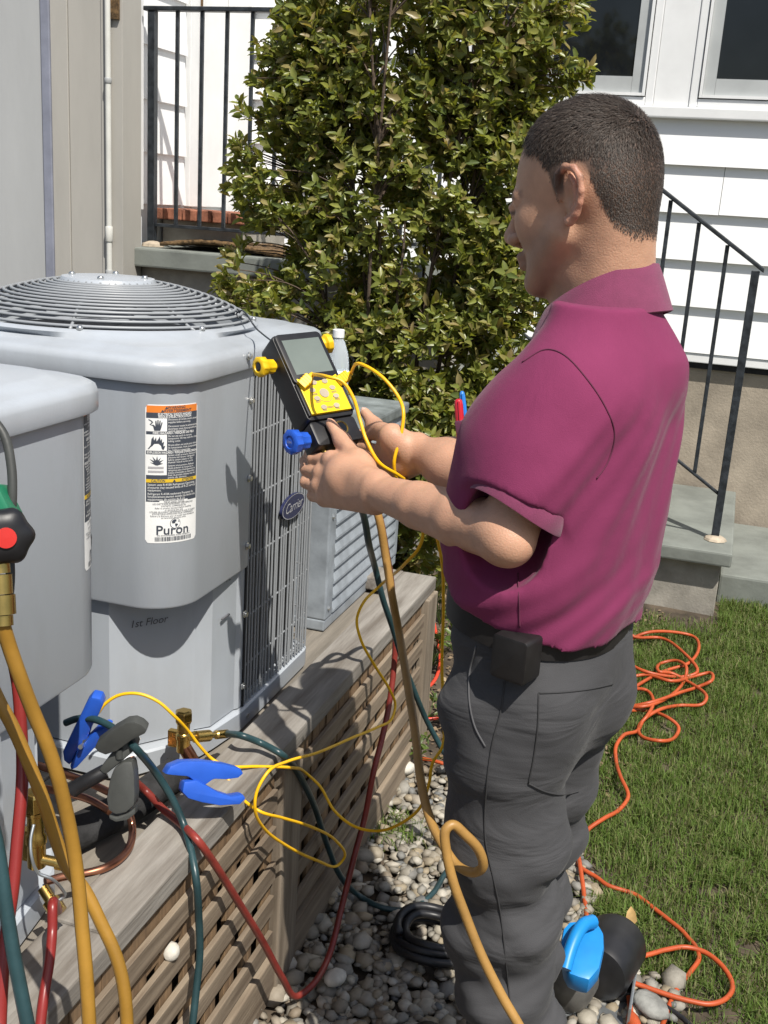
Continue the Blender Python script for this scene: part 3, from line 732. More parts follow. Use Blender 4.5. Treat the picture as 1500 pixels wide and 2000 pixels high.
# ================================================================ gravel strip, lawn, mulch and shrub
def ico(sub=1):
    bm = bmesh.new(); bmesh.ops.create_icosphere(bm, subdivisions=sub, radius=1); V = np.array([v.co[:] for v in bm.verts]); bm.verts.index_update()
    F = np.array([[v.index for v in f.verts] for f in bm.faces]); bm.free(); return V, F
def multi_tone(name, cols, rough=.8, scale=1.0, bump=.0, spec=.4):
    """one colour per mesh island"""
    m = bpy.data.materials.new(name); m.use_nodes = True; N, L = m.node_tree.nodes, m.node_tree.links; b = N['Principled BSDF']
    b.inputs['Roughness'].default_value = rough; b.inputs['Specular IOR Level'].default_value = spec
    g = N.new('ShaderNodeNewGeometry'); cr = N.new('ShaderNodeValToRGB'); cr.color_ramp.interpolation = 'LINEAR'
    els = cr.color_ramp.elements
    while len(els) < len(cols): els.new(.5)
    for i, c in enumerate(cols): els[i].position = i / (len(cols) - 1); els[i].color = tuple(c) + (1,)
    L.new(g.outputs['Random Per Island'], cr.inputs[0])
    tc = N.new('ShaderNodeTexCoord'); nz = N.new('ShaderNodeTexNoise'); nz.inputs['Scale'].default_value = 60 * scale; nz.inputs['Detail'].default_value = 5
    L.new(tc.outputs['Object'], nz.inputs['Vector'])
    mr = N.new('ShaderNodeMapRange'); mr.inputs[3].default_value = .72; mr.inputs[4].default_value = 1.22; L.new(nz.outputs['Fac'], mr.inputs[0])
    mx = N.new('ShaderNodeVectorMath'); mx.operation = 'SCALE'; L.new(cr.outputs[0], mx.inputs[0]); L.new(mr.outputs[0], mx.inputs['Scale'])
    L.new(mx.outputs[0], b.inputs['Base Color'])
    if bump:
        bp = N.new('ShaderNodeBump'); bp.inputs['Strength'].default_value = bump; bp.inputs['Distance'].default_value = .003; L.new(nz.outputs['Fac'], bp.inputs['Height']); L.new(bp.outputs[0], b.inputs['Normal'])
    m['tone'] = 1
    return m
M_pebble = multi_tone('river_pebbles', [(.25, .22, .17), (.16, .15, .13), (.33, .30, .24), (.12, .125, .125), (.27, .22, .145), (.21, .20, .175), (.40, .37, .31), (.17, .135, .095), (.24, .225, .19)], .65, 1.5, .3)
def leafy(name, cols, trans=.35, rough=.35, spec=.5):
    m = multi_tone(name, cols, rough, .4, 0, spec); N, L = m.node_tree.nodes, m.node_tree.links
    b = N['Principled BSDF']; o = N['Material Output']; t = N.new('ShaderNodeBsdfTranslucent'); mx = N.new('ShaderNodeMixShader'); mx.inputs[0].default_value = trans
    src = b.inputs['Base Color'].links[0].from_socket
    br = N.new('ShaderNodeVectorMath'); br.operation = 'MULTIPLY'; br.inputs[1].default_value = (1.3, 1.25, .55); L.new(src, br.inputs[0]); L.new(br.outputs[0], t.inputs['Color'])
    L.new(b.outputs[0], mx.inputs[1]); L.new(t.outputs[0], mx.inputs[2]); L.new(mx.outputs[0], o.inputs['Surface']); return m
M_leaf = leafy('shrub_leaves', [(.14, .175, .034), (.24, .262, .05), (.10, .14, .038), (.31, .32, .068), (.175, .21, .045), (.32, .25, .11), (.26, .285, .058)], .4, .36)
M_grass = leafy('grass_blades', [(.085, .145, .028), (.115, .185, .038), (.15, .215, .048), (.09, .15, .032), (.24, .23, .11), (.10, .15, .034)], .3, .6, .2)
M_weed = leafy('weed_leaves', [(.07, .12, .02), (.10, .15, .03), (.06, .10, .02), (.13, .15, .04)], .35, .4)
M_litter = multi_tone('leaf_litter', [(.22, .16, .09), (.13, .09, .05), (.30, .23, .14), (.17, .12, .075), (.09, .065, .04)], .9, 1, .3)
M_bark = mat('shrub_bark', (.12, .085, .06), .9, var=.3, scale=30, bump=.5)

def in_gravel(x, y):
    edge = np.where(y < 2.05, .02 + .07 * np.sin(y * 7), -.12 - .25 * np.clip(y - 2.05, 0, 1) + .06 * np.sin(y * 9 + x * 4))
    return (x > -.76) & (x < edge) & (y < 2.75 + .1 * np.sin(x * 11))
def scatter(n, x0, x1, y0, y1, test):
    x = RNG.uniform(x0, x1, n); y = RNG.uniform(y0, y1, n); k = test(x, y); return x[k], y[k]
def rot_frames(n, tilt=.5):
    """random rotations: yaw plus a limited tilt"""
    a = RNG.uniform(0, 2 * np.pi, n); tx, ty = RNG.normal(0, tilt, n), RNG.normal(0, tilt, n)
    ca, sa = np.cos(a), np.sin(a); Z = np.stack([tx, ty, np.ones(n)], -1); Z /= np.linalg.norm(Z, axis=1)[:, None]
    X = np.stack([ca, sa, np.zeros(n)], -1); X -= Z * (X * Z).sum(1)[:, None]; X /= np.linalg.norm(X, axis=1)[:, None]
    return np.stack([X, np.cross(Z, X), Z], -1)          # columns
def pebbles():
    V0, F0 = ico(1); n0 = len(V0); Vs, Fs = [], []; b = 0
    variants = []
    for k in range(12):
        v = V0.copy(); d = RNG.normal(0, 1, (4, 3)); 
        for q in d: v *= (1 + .07 * np.sin(2.2 * (V0 @ q) + RNG.uniform(0, 6)))[:, None]
        variants.append(v)
    allp = []
    for layer, (n, zz) in enumerate(((3000, .000), (3000, .009), (1100, .016))):
        x, y = scatter(n, -.76, .2, 1.15, 2.9, in_gravel); allp.append(np.stack([x, y, ground_h(x, y) + zz], -1))
    pts = np.concatenate(allp)
    R = rot_frames(len(pts), .25)
    for i, p in enumerate(pts):
        r = RNG.lognormal(math.log(.0122), .34); r = min(r, .028); s = np.array([r * RNG.uniform(1, 1.45), r, r * RNG.uniform(.4, .72)])
        Vs.append((variants[i % 12] * s) @ R[i].T + p); Fs.append(F0 + b); b += n0
    o = np_obj('gravel', np.concatenate(Vs), np.concatenate(Fs), M_pebble, smooth=True)
    tag(o, 'grey and tan river pebble gravel beside the timber platform', 'gravel', kind='stuff')
pebbles()

def blades(x, y, h, width, lean, mat_, name, label, cat, z=None):
    n = len(x); a = RNG.uniform(0, 2 * np.pi, n); ln = RNG.normal(0, lean, n)
    d = np.stack([np.cos(a), np.sin(a)], -1); s = np.stack([-np.sin(a), np.cos(a)], -1)
    base = np.stack([x, y, (ground_h(x, y) - .012) if z is None else z], -1)
    V = np.zeros((n, 5, 3)); w = width * RNG.uniform(.7, 1.3, n)
    for j, (t, ww) in enumerate(((0, 1), (.55, .8))):
        c = base.copy(); off = (ln * h * t * t)[:, None] * d; c[:, :2] += off; c[:, 2] += h * t * (1 - .25 * np.abs(ln) * t)
        V[:, 2 * j, :] = c; V[:, 2 * j + 1, :] = c; V[:, 2 * j, :2] -= s * (w * ww / 2)[:, None]; V[:, 2 * j + 1, :2] += s * (w * ww / 2)[:, None]
    c = base.copy(); c[:, :2] += (ln * h)[:, None] * d * 1.15; c[:, 2] += h * np.clip(1 - .45 * np.abs(ln), .25, 1); V[:, 4] = c
    i = np.arange(n)[:, None] * 5
    F = np.concatenate([i + np.array([[0, 1, 3]]), i + np.array([[0, 3, 2]]), i + np.array([[2, 3, 4]])], 0)
    o = np_obj(name, V.reshape(-1, 3), F, mat_); return tag(o, label, cat, kind='stuff')
def noise2(x, y, f, ph=0): return np.sin(f * x + 1.7 * np.sin(f * .7 * y + ph)) * np.sin(f * 1.1 * y + 1.3 * np.sin(f * .8 * x + ph * 2))
def lawn():
    def ok(x, y):
        edge = np.where(y < 2.05, .02 + .07 * np.sin(y * 7), -.12 - .25 * np.clip(y - 2.05, 0, 1) + .06 * np.sin(y * 9 + x * 4))
        wall = np.where(x < .1, 4.12 - .2 * RNG.random(x.shape), 4.36)
        d = x - edge
        return (RNG.random(x.shape) < np.clip(d * 7 + .12, 0, 1)) & (y < wall) & (noise2(x, y, 13) > -.93)
    x, y = scatter(210000, -.5, 1.3, 1.2, 4.4, ok)
    keep = RNG.random(len(x)) < np.where(x < .55, 1, .45); x, y = x[keep], y[keep]
    tuft = noise2(x, y, 17, 1.0)
    h = np.clip(.034 + .014 * tuft + RNG.normal(0, .009, len(x)), .010, .085)
    blades(x, y, h, .0026, .55, M_grass, 'grass', 'short green lawn grass growing up to the gravel and steps', 'grass')
lawn()
# mulch and leaf litter between the platform end and the lawn
def litter():
    def ok(x, y): return ((y > 2.55) | (x < -.2)) & (y < 4.14) & (x < -.18 + .1 * np.sin(5 * y)) & ~in_gravel(x, y)
    x, y = scatter(9000, -2.2, .25, 2.5, 4.2, ok); n = len(x)
    R = rot_frames(n, .35); L_ = RNG.uniform(.005, .014, n); W_ = L_ * RNG.uniform(.3, .8, n)
    q = np.array([[-1, 0, 0], [0, -1, .25], [1, 0, 0], [0, 1, .25]]); V = q[None] * np.stack([L_, W_, L_ * .6], -1)[:, None, :]
    V = np.einsum('nij,nkj->nki', R, V) + np.stack([x, y, ground_h(x, y) - .006 + RNG.uniform(0, .008, n)], -1)[:, None, :]
    F = (np.arange(n)[:, None] * 4 + np.array([[0, 1, 2, 3]]))
    tag(np_obj('leaf_litter', V.reshape(-1, 3), F, M_litter), 'dry brown leaf litter and mulch below the shrub', 'leaf litter', kind='stuff')
    sx, sy = scatter(260, -.75, -.15, 2.5, 3.9, lambda x, y: RNG.random(x.shape) < .8)
litter()

# ---- leaves built as folded blades
def leaf_mesh(C, D, U, L_, W_):
    """C base points, D direction, U normal hint, lengths and widths -> verts (n,6,3) and faces"""
    n = len(C); D = D / np.linalg.norm(D, axis=1)[:, None]; S = np.cross(D, U); S /= np.linalg.norm(S, axis=1)[:, None] + 1e-9; Nn = np.cross(S, D)
    def q(t, s, h): return C + D * (L_ * t)[:, None] + S * (W_ * s)[:, None] + Nn * (L_ * h)[:, None]
    V = np.stack([q(0, 0, 0), q(.35, .5, .10), q(.75, .34, .04), q(1, 0, -.10), q(.75, -.34, .04), q(.35, -.5, .10), q(.45, 0, .0)], 1)
    f = np.array([[0, 1, 6], [1, 2, 6], [2, 3, 6], [3, 4, 6], [4, 5, 6], [5, 0, 6]])
    F = (np.arange(n)[:, None, None] * 7 + f[None]).reshape(-1, 3)
    return V.reshape(-1, 3), F
def whorls(tips, dirs, per, L0, W0, spread):
    """leaf rosettes at shoot tips"""
    n = len(tips); C, D, U, Ls, Ws = [], [], [], [], []
    dirs = dirs / np.linalg.norm(dirs, axis=1)[:, None]
    a0 = np.cross(dirs, np.array([.3, .2, .9])); a0 /= np.linalg.norm(a0, axis=1)[:, None]; b0 = np.cross(dirs, a0)
    for k in range(per):
        th = k * 2.4 + RNG.uniform(0, 6.28, n) * .15; el = np.clip(spread + RNG.normal(0, .25, n) - .5 * k / per, .15, 1.6)
        rad = np.cos(th)[:, None] * a0 + np.sin(th)[:, None] * b0
        d = dirs * np.cos(el)[:, None] + rad * np.sin(el)[:, None]
        C.append(tips - dirs * (L0 * .9 * (k / per))[:, None] if np.ndim(L0) else tips - dirs * (L0 * .9 * k / per * RNG.uniform(.6, 1.4, n))[:, None]); D.append(d); U.append(dirs + .3 * RNG.normal(0, 1, (n, 3)))
        l = L0 * RNG.uniform(.7, 1.2, n) * (1 - .15 * (per - k) / per); Ls.append(l); Ws.append(W0 * RNG.uniform(.75, 1.2, n) * l / L0)
    return leaf_mesh(*[np.concatenate(q) for q in (C, D, U, Ls, Ws)])
def shrub():
    root = thing('shrub', 'tall dense evergreen shrub with glossy leaves in front of the iron railing', 'shrub', (-1.08, 3.5, .03))
    ell = [((-1.14, 3.48, 1.55), (.50, .34, .60)), ((-1.05, 3.48, 2.12), (.45, .32, .55)), ((-1.36, 3.42, 1.18), (.36, .30, .30)), ((-.98, 3.4, 1.0), (.40, .30, .42)),
           ((-.84, 3.5, 1.55), (.26, .28, .42)), ((-1.1, 3.42, .62), (.40, .30, .42)), ((-.78, 3.5, 2.05), (.26, .26, .30)), ((-1.45, 3.5, 1.55), (.22, .2, .22)), ((-1.4, 3.5, 1.95), (.17, .18, .26)), ((-.84, 3.4, .98), (.24, .24, .26)), ((-.74, 3.45, 1.34), (.20, .22, .22)), ((-.9, 3.3, .78), (.22, .22, .3))]
    tips, dirs = [], []
    for c, r in ell:
        c, r = np.array(c), np.array(r) * np.array([1, .72, 1]); n = int(4300 * (r[0] * r[2] + r[0] * r[1] + r[1] * r[2]) / 3 * 2.1)
        d = RNG.normal(0, 1, (n, 3)); d /= np.linalg.norm(d, axis=1)[:, None]
        rad = np.where(RNG.random(n) < .8, RNG.uniform(.72, 1.06, n), RNG.uniform(.3, .72, n)) + .08 * np.sin(d @ np.array([7, 5, 9.]) + c[0] * 20)
        p = c + d * r * rad[:, None]; tips.append(p); dirs.append(d * .8 + np.array([0, -.25, .45]) + RNG.normal(0, .3, (n, 3)))
    tips, dirs = np.concatenate(tips), np.concatenate(dirs)
    # stray shoots that break the outline
    c0 = np.array([-1.1, 3.48, 1.5])
    ph = noise2(tips[:, 0] + tips[:, 1] * .7, tips[:, 2], 11, .4) + .5 * noise2(tips[:, 0], tips[:, 2] + tips[:, 1], 23, 2)
    keep = (ph > -.42) & (tips[:, 2] > .12) & (tips[:, 1] < 4.02) & (tips[:, 1] > 3.06)
    tips, dirs = tips[keep], dirs[keep]
    sprig = []; sd = []
    for (px, py) in ((455, 280), (470, 215), (500, 150), (530, 110), (545, 60), (560, 25), (1120, 140), (1095, 170), (1060, 110), (1075, 60), (1085, 30), (448, 330), (465, 400), (470, 470), (1040, 215), (490, 360), (480, 300), (515, 230), (510, 90), (1030, 160), (1105, 120), (455, 590), (480, 560), (450, 500)):
        for k in range(5):
            q = P(px + RNG.normal(0, 9), py + RNG.normal(0, 9), Y=3.5 + RNG.normal(0, .05)); sprig.append(q); sd.append(np.array([math.copysign(.6, px - 760), -.2, .5]) + RNG.normal(0, .3, 3))
    tips = np.concatenate([tips, np.array(sprig)]); dirs = np.concatenate([dirs, np.array(sd)])
    V, F = whorls(tips, dirs, 7, .046, .020, 1.0)
    cr = np_obj('crown', V, F, M_leaf, root, smooth=False); cr['kind'] = 'stuff'
    # stems and twigs
    base = np.array([-1.08, 3.5, .0]); mains = []
    for k in range(13):
        a = 2 * math.pi * k / 13; top = np.array([-1.1 + .42 * math.cos(a) * RNG.uniform(.4, 1), 3.48 + .24 * math.sin(a), RNG.uniform(1.3, 2.3)])
        b0 = base + np.array([.07 * math.cos(a), .07 * math.sin(a), 0]); mid = (b0 + top) / 2 + np.array([RNG.normal(0, .05), RNG.normal(0, .04), .1])
        s = spline([b0, b0 * .7 + mid * .3 + np.array([0, 0, .08]), mid, top], 6); mains.append(s)
        MB().tube(s, np.linspace(.013, .0035, len(s)), 6).build('stem', M_bark, root, smooth=True)
    tw = MB(); nodes = np.concatenate(mains)
    idx = RNG.choice(len(tips), 950, replace=False)
    idx = np.concatenate([idx, np.arange(len(tips) - len(sprig), len(tips), 2)])
    for i in idx:
        t = tips[i]; d2 = ((nodes - t) ** 2).sum(1) + np.where(nodes[:, 2] > t[2] - .03, .5, 0); j = int(np.argmin(d2)); s0 = nodes[j]
        tw.tube(spline([s0, (s0 + t) / 2 + np.array([0, 0, .03]), t], 4), np.linspace(.0032, .0012, 9), 4, cap=False)
    o = tw.build('twigs', M_bark, root); o['kind'] = 'stuff'
    return tips
shrub_tips = shrub()
def weed(px, py, h, n, label):
    b = P(px, py, Z=.05); root = thing('weed', label, 'plant', b)
    tips, dirs = [], []; st = MB()
    for k in range(n):
        t = b + np.array([RNG.normal(0, .05), RNG.normal(0, .05), h * RNG.uniform(.5, 1)]); tips.append(t); dirs.append(np.array([RNG.normal(0, .4), RNG.normal(-.2, .4), 1]))
        st.tube(spline([b, (b + t) / 2 + RNG.normal(0, .008, 3), t], 4), .0014, 4)
    V, F = whorls(np.array(tips), np.array(dirs), 6, .034, .018, 1.1)
    np_obj('leaves', V, F, M_weed, root)['kind'] = 'stuff'; o = st.build('stems', M_weed, root); o['kind'] = 'stuff'
weed(845, 1300, .16, 9, 'leafy green weed at the end of the timber platform')
weed(800, 1160, .20, 10, 'taller leafy weed behind the platform cap board')
weed(858, 1220, .22, 10, 'bright green seedling between the platform end and the person')
weed(835, 1400, .06, 7, 'low green weed in the mulch by the red cord')
weed(815, 1480, .05, 6, 'small weed beside the platform corner post')
def tuft(px, py, n, h, label):
    c = P(px, py, Z=.03); x = c[0] + RNG.normal(0, .035, n); y = c[1] + RNG.normal(0, .035, n)
    o = blades(x, y, h * RNG.uniform(.5, 1.1, n), .003, .9, M_grass, 'grass_tuft', label, 'grass'); del o['kind']
tuft(775, 1610, 240, .07, 'grass tuft growing at the foot of the lattice skirt')
tuft(1330, 1165, 160, .12, 'long grass clump against the concrete base of the steps')
tuft(1210, 1760, 420, .06, 'grass clump on the gravel edge above the blue pump')
# a few single stones and a fallen leaf
V0, F0 = ico(2)
def stone(c, r, label, name='stone', m_=None, flat=.7):
    v = V0 * (1 + .08 * np.sin(3 * V0[:, [1, 2, 0]])) * np.array([r * 1.2, r, r * flat]); 
    m_ = m_ or mat('white_stone', (.60, .57, .50), .8, var=.15, scale=30, bump=.3)
    return tag(np_obj(name, v @ rot_frames(1, .3)[0].T + np.array(c), F0, m_, smooth=True), label, 'stone')
q = P(335, 1857, X=-.697); stone(q + np.array([0, 0, -.002]), .0135, 'white pebble caught in a gap of the lattice', flat=1.1)
q = P(790, 1500, Z=.035); stone(q, .03, 'pale round stone by the corner of the lattice')
q = P(655, 1990 - 80, Z=.028); stone(q, .024, 'bright white stone on the gravel by the red hose loop')
q = P(1270, 1963, Z=.03); stone(q, .034, 'flat grey stone beside the black cable on the gravel', m_=mat('grey_stone', (.27, .27, .25), .8, var=.2, scale=30, bump=.3), flat=.45)
lf = P(1233, 1812, Z=.045)
lm = leaf_mesh(np.array([lf]), np.array([[-.1, .3, .55]]), np.array([[.1, -1., .2]]), np.array([.045]), np.array([.026]))
tag(np_obj('fallen_leaf', lm[0], lm[1], mat('dry_leaf', (.42, .27, .10), .7, var=.15, scale=40)), 'dry tan leaf caught upright in the lawn', 'leaf')
# ================================================================ tools, hoses and cords
def PZ(x, y, zc): return CAM_C + ray(x, y) * zc           # at optical depth zc
def px_of(q):
    c = CAM_R.T @ (np.asarray(q, float) - CAM_C); return 750 + F_PX * c[0] / -c[2], 1000 - F_PX * c[1] / -c[2]
CR, CU, CF = CAM_R[:, 0], CAM_R[:, 1], -CAM_R[:, 2]

def hose(name, pts, r, m_, label, cat='hose', per=8, n=10, group=None):
    o = MB().tube(spline(pts, per), r, n).build(name, m_, smooth=True, auto=50)
    return tag(o, label, cat, group)
def slab(name, poly, zc, depth, m_, parent, bevel=.003, tilt=None):
    """pixel outline at optical depth zc (tilt: extra depth per pixel in x,y), with real thickness going away from the viewer"""
    tx, ty, cx, cy = tilt or (0, 0, 0, 0)
    f = [PZ(x, y, zc + tx * (x - cx) + ty * (y - cy)) for x, y in poly]
    n = np.cross(f[1] - f[0], f[2] - f[0]); c = np.mean(f, 0); away = CF
    # one common plane normal
    A = np.array(f) - c; nn = np.linalg.svd(A)[2][-1]; nn = nn if nn.dot(away) > 0 else -nn
    f = [q - nn * (q - c).dot(nn) for q in f]
    mb = MB(); k = len(f); mb.add(list(f) + [q + nn * depth for q in f], [tuple(range(k)), tuple(range(2 * k - 1, k - 1, -1))] + [(i, k + i, k + (i + 1) % k, (i + 1) % k) for i in range(k)])
    return mb.build(name, m_, parent, smooth=True, auto=40, bevel=bevel)

# ---------------------------------------------------------------- digital manifold held by the person
GZ = 1.79; gs = GZ / F_PX
G0 = PZ(533, 657, GZ)
GW = (84 * CR + 19 * CU + 62 * CF) * gs; GH = (75 * CR - 165 * CU - 51 * CF) * gs
gw, gh = np.linalg.norm(GW), np.linalg.norm(GH)
gx_, gy_ = GW / gw, -GH / gh; gn = np.cross(gx_, gy_)          # right, up, out of the face
gn = gn if gn.dot(CF) < 0 else -gn
GM = Matrix((tuple(gx_), tuple(gy_), tuple(gn))).transposed().to_4x4(); GM.translation = Vector(G0 + GH)   # origin: lower-left corner of the face
def g(u, v, e=0.): return tuple(GM @ Vector((u * gw, v * gh, e)))
gauge = thing('digital_manifold', 'black digital manifold gauge with yellow keypad and grey screen in the hands', 'gauge', g(.5, -.3, -.03))
def gbox(name, u0, u1, v0, v1, e0, e1, m_, parent, bevel=.003, rc=None):
    pl = rrect(u0 * gw, u1 * gw, v0 * gh, v1 * gh, rc) if rc else [(u0 * gw, v0 * gh), (u1 * gw, v0 * gh), (u1 * gw, v1 * gh), (u0 * gw, v1 * gh)]
    return MB().prism(pl, GM, e0, e1).build(name, m_, parent, smooth=True, auto=40, bevel=bevel)
body = gbox('body', -.02, 1.02, -.02, 1.02, -.052, -.002, M_black, gauge, .005, rc=.008)
gbox('bezel', .0, 1.0, .40, 1.0, -.003, .004, M_black, gauge, .002, rc=.008)
gbox('bezel', .0, .05, .02, .40, -.003, .0035, M_black, gauge, .001); gbox('bezel', .95, 1.0, .02, .40, -.003, .0035, M_black, gauge, .001)
gbox('screen', .10, .92, .50, .92, .0035, .0046, M_lcd, gauge, 0)
kp = [(.06, .03), (.94, .03), (.94, .46), (.80, .43), (.65, .41), (.5, .402), (.35, .41), (.2, .43), (.06, .46)]
face = MB().prism([(a * gw, b * gh) for a, b in kp], GM, -.002, .0042).build('keypad', M_yelface, gauge, bevel=.001)
def gdisc(name, u, v, ru, rv, m_, parent, e0=.0042, e1=.0056, n=20):
    return MB().prism([(u * gw + ru * math.cos(a), v * gh + rv * math.sin(a)) for a in np.linspace(0, 2 * math.pi, n + 1)[:-1]], GM, e0, e1).build(name, m_, parent)
gdisc('dial_button', .5, .25, .0085, .0085, M_button, face)
for u, v in ((.28, .30), (.30, .20), (.72, .30), (.72, .20), (.38, .385), (.62, .385), (.36, .09), (.64, .09)): gdisc('button', u, v, .0055, .0042, M_button, face)
ringv = []; 
for a in np.linspace(math.radians(200), math.radians(340), 16): ringv += [g(.5 + .016 * math.cos(a) / gw, .25 + .016 * math.sin(a) / gh, .0046), g(.5 + .0168 * math.cos(a) / gw, .25 + .0168 * math.sin(a) / gh, .0046)]
mesh_obj('printed_arc', ringv, [(2 * i, 2 * i + 2, 2 * i + 3, 2 * i + 1) for i in range(15)], M_pen_ink, face)
def gtext(body_, u, v, size, width=None):
    V, F = text_geo(body_, size, width=width)
    mesh_obj('lettering', [tuple(GM @ Vector((u * gw + q[0], v * gh + q[1], .0046))) for q in V], F, M_pen_ink, face)
for u, v, wd in ((.30, .165, .010), (.72, .165, .011), (.5, .085, .013), (.36, .06, .009), (.64, .06, .009), (.30, .255, .010), (.72, .255, .010), (.14, .42, .006), (.86, .42, .006)):
    for dz in (0, -.013): MB().prism([(u * gw - wd / 2, v * gh + dz * gh), (u * gw + wd / 2, v * gh + dz * gh), (u * gw + wd / 2, v * gh + dz * gh + .0009), (u * gw - wd / 2, v * gh + dz * gh + .0009)], GM, .0043, .0047).build('printed_line', M_pen_ink, face)
# lower manifold block
blk = gbox('manifold_block', .0, 1.0, -.30, -.02, -.050, -.006, M_black, gauge, .004, rc=.006)
MB().lathe([(.0125, 0), (.0125, .002), (.0105, .0025), (.0105, .001), (0, .001)], 24, GM @ Matrix.Translation((.62 * gw, -.14 * gh, -.006))).build('sight_glass', M_brass, gauge, smooth=True, auto=40)
MB().lathe([(.0098, 0), (0, .0005)], 20, GM @ Matrix.Translation((.62 * gw, -.14 * gh, -.0048))).build('glass', M_glass, gauge)
def knob(name, u, v, e, d, r, ln, m_, cap_m):
    """valve knob on the side; d = +-1 along the width"""
    o = GM @ Vector((u * gw, v * gh, e)); dv = (GM.to_3x3() @ Vector((d, 0, .12))).normalized()
    prof = [(r * .45, -.008), (r * .45, .004), (r * .80, .006), (r * .84, ln * .55), (r * 1.12, ln * .66), (r * 1.14, ln * .95), (r * 1.0, ln), (r * .62, ln), (r * .55, ln - .002), (0, ln - .002)]
    mb = MB(); n = 28; v_, f = [], []
    M_ = aim(o, dv)
    for i, (rr, z) in enumerate(prof):
        for k in range(n):
            a = 2 * math.pi * k / n; q = rr * (1 + (.05 * math.cos(9 * a) if 2 <= i <= 5 else 0)); v_.append(tuple(M_ @ Vector((q * math.cos(a), q * math.sin(a), z))))
    for i in range(len(prof) - 1):
        for k in range(n): a, b = i * n + k, i * n + (k + 1) % n; f.append((a, b, b + n, a + n))
    kb = mb.add(v_, f).build(name, m_, gauge, smooth=True, auto=45)
    MB().lathe([(r * .52, ln - .0015), (r * .3, ln - .0008), (0, ln - .0006)], 20, M_).build('cap_disc', cap_m, kb)
    return kb, M_ 
knob('valve_knob', -.02, .74, -.026, -1, .0145, .036, M_yel, M_black)
knob('valve_knob', 1.02, .93, -.026, 1, .0145, .030, M_yel, M_black)
kb, kM = knob('low_side_knob', .0, -.16, -.026, -1, .0175, .040, M_blueP, M_blueP)
V, F = text_geo('LOW', .006, width=.0125); mesh_obj('lettering', [tuple(kM @ Vector((q[0], q[1], .0405))) for q in V], F, M_silver, kb)
def plug(u, v, du):
    o = GM @ Vector((u * gw, v * gh, .008)); dv = (GM.to_3x3() @ Vector((du[0], du[1], du[2]))).normalized(); M_ = aim(o, dv, tuple(gn))
    p_ = MB().prism(rrect(-.0085, .0085, -.006, .006, .002, 3), M_, -.004, .018).build('probe_plug', M_yel, gauge, bevel=.001)
    for k in range(3): MB().prism(rrect(-.0092, .0092, -.0066, .0066, .002, 3), M_, .003 + k * .005, .0055 + k * .005).build('grip_rib', M_yel, p_)
    MB().lathe([(.0055, .018), (.0042, .027), (0, .0272)], 12, M_).build('strain_relief', M_yel, p_, smooth=True, auto=50)
    return np.array(M_ @ Vector((0, 0, .026)))
jb = plug(.10, .37, (.80, .45, .28)); ja = plug(.93, .36, (.85, .30, .10))
for u, e in ((.22, -.02), (.5, -.02), (.78, -.02)):
    o = GM @ Vector((u * gw, -.30 * gh, e - .008)); dv = (GM.to_3x3() @ Vector((.05, -1, .15))).normalized()
    MB().lathe([(.0065, -.004), (.0065, .006), (.009, .007), (.009, .017), (.007, .018), (.007, .030), (.0055, .032), (0, .0322)], 6 if u == .5 else 16, aim(o, dv)).build('brass_port', M_brass, gauge, smooth=True, auto=40)
ports = [np.array(GM @ Vector((u * gw, -.30 * gh, -.028)) + (GM.to_3x3() @ Vector((.05, -1, .15))).normalized() * .03) for u in (.22, .5, .78)]
# wire hook from the gauge to the fan grille
hk = [g(.25, 1.0, -.03), P(510, 650, X=-.80), P(497, 637, X=-.845), P(487, 622, X=-.86), P(478, 610, X=-.88), P(470, 607, X=-.90), P(462, 613, X=-.91), P(466, 622, X=-.905)]
tag(MB().tube(spline(hk, 8), .0016, 6).build('wire_hook', M_iron, smooth=True), 'thin bent wire hook hanging over the fan grille edge', 'hook')
hk = [P(505, 655, X=-.83), P(494, 640, X=-.845), P(488, 632, X=-.85), P(492, 625, X=-.86)]

# ---------------------------------------------------------------- hoses from the digital manifold
red = [ports[1]] + [P(x, y, X=X) for x, y, X in ((738, 1000, -.59), (755, 1080, -.60), (766, 1152, -.63), (772, 1240, -.62), (769, 1308, -.615), (759, 1381, -.612), (746, 1443, -.61), (730, 1506, -.61), (712, 1599, -.615), (695, 1661, -.618), (667, 1773, -.622), (644, 1862, -.626), (611, 1923, -.63))] + [P(579, 1946, Z=.022)] + [P(x, y, X=X) for x, y, X in ((551, 1909, -.638), (513, 1839, -.648), (467, 1764, -.660), (420, 1689, -.674), (385, 1640, -.688))] + [P(352, 1608, Z=.562), P(318, 1580, Z=.563), P(285, 1545, Z=.575), P(262, 1525, Z=.60)]
red = [q if q[2] > .045 else P(*px_of(q), Z=.045) for q in red]
hose('refrigerant_hose', red, .0066, M_hoseR, 'dull red hose looping from the manifold to the gravel and up over the platform edge')
teal = [ports[0]] + [P(x, y, X=X) for x, y, X in ((708, 1000, -.60), (720, 1060, -.61), (733, 1110, -.64), (748, 1170, -.625), (768, 1230, -.61), (788, 1295, -.59), (808, 1347, -.57), (830, 1400, -.55), (856, 1450, -.52), (885, 1500, -.48))] + [P(905, 1560, X=-.45), P(915, 1620, X=-.44), P(900, 1670, Z=.03), P(870, 1705, Z=.02), P(845, 1745, Z=.02), P(800, 1776, Z=.02), P(745, 1772, Z=.022), P(700, 1748, Z=.03)] + [P(x, y, X=X) for x, y, X in ((662, 1706, -.655), (641, 1655, -.672), (626, 1610, -.676), (614, 1574, -.677), (596, 1535, -.678), (575, 1499, -.682))] + [P(548, 1472, Z=.566), P(509, 1451, Z=.575), P(472, 1437, Z=.592), P(440, 1433, X=-.802)]
hose('refrigerant_hose', teal, .0066, M_hoseB, 'dark teal hose from the brass valve over the lattice and along the gravel')
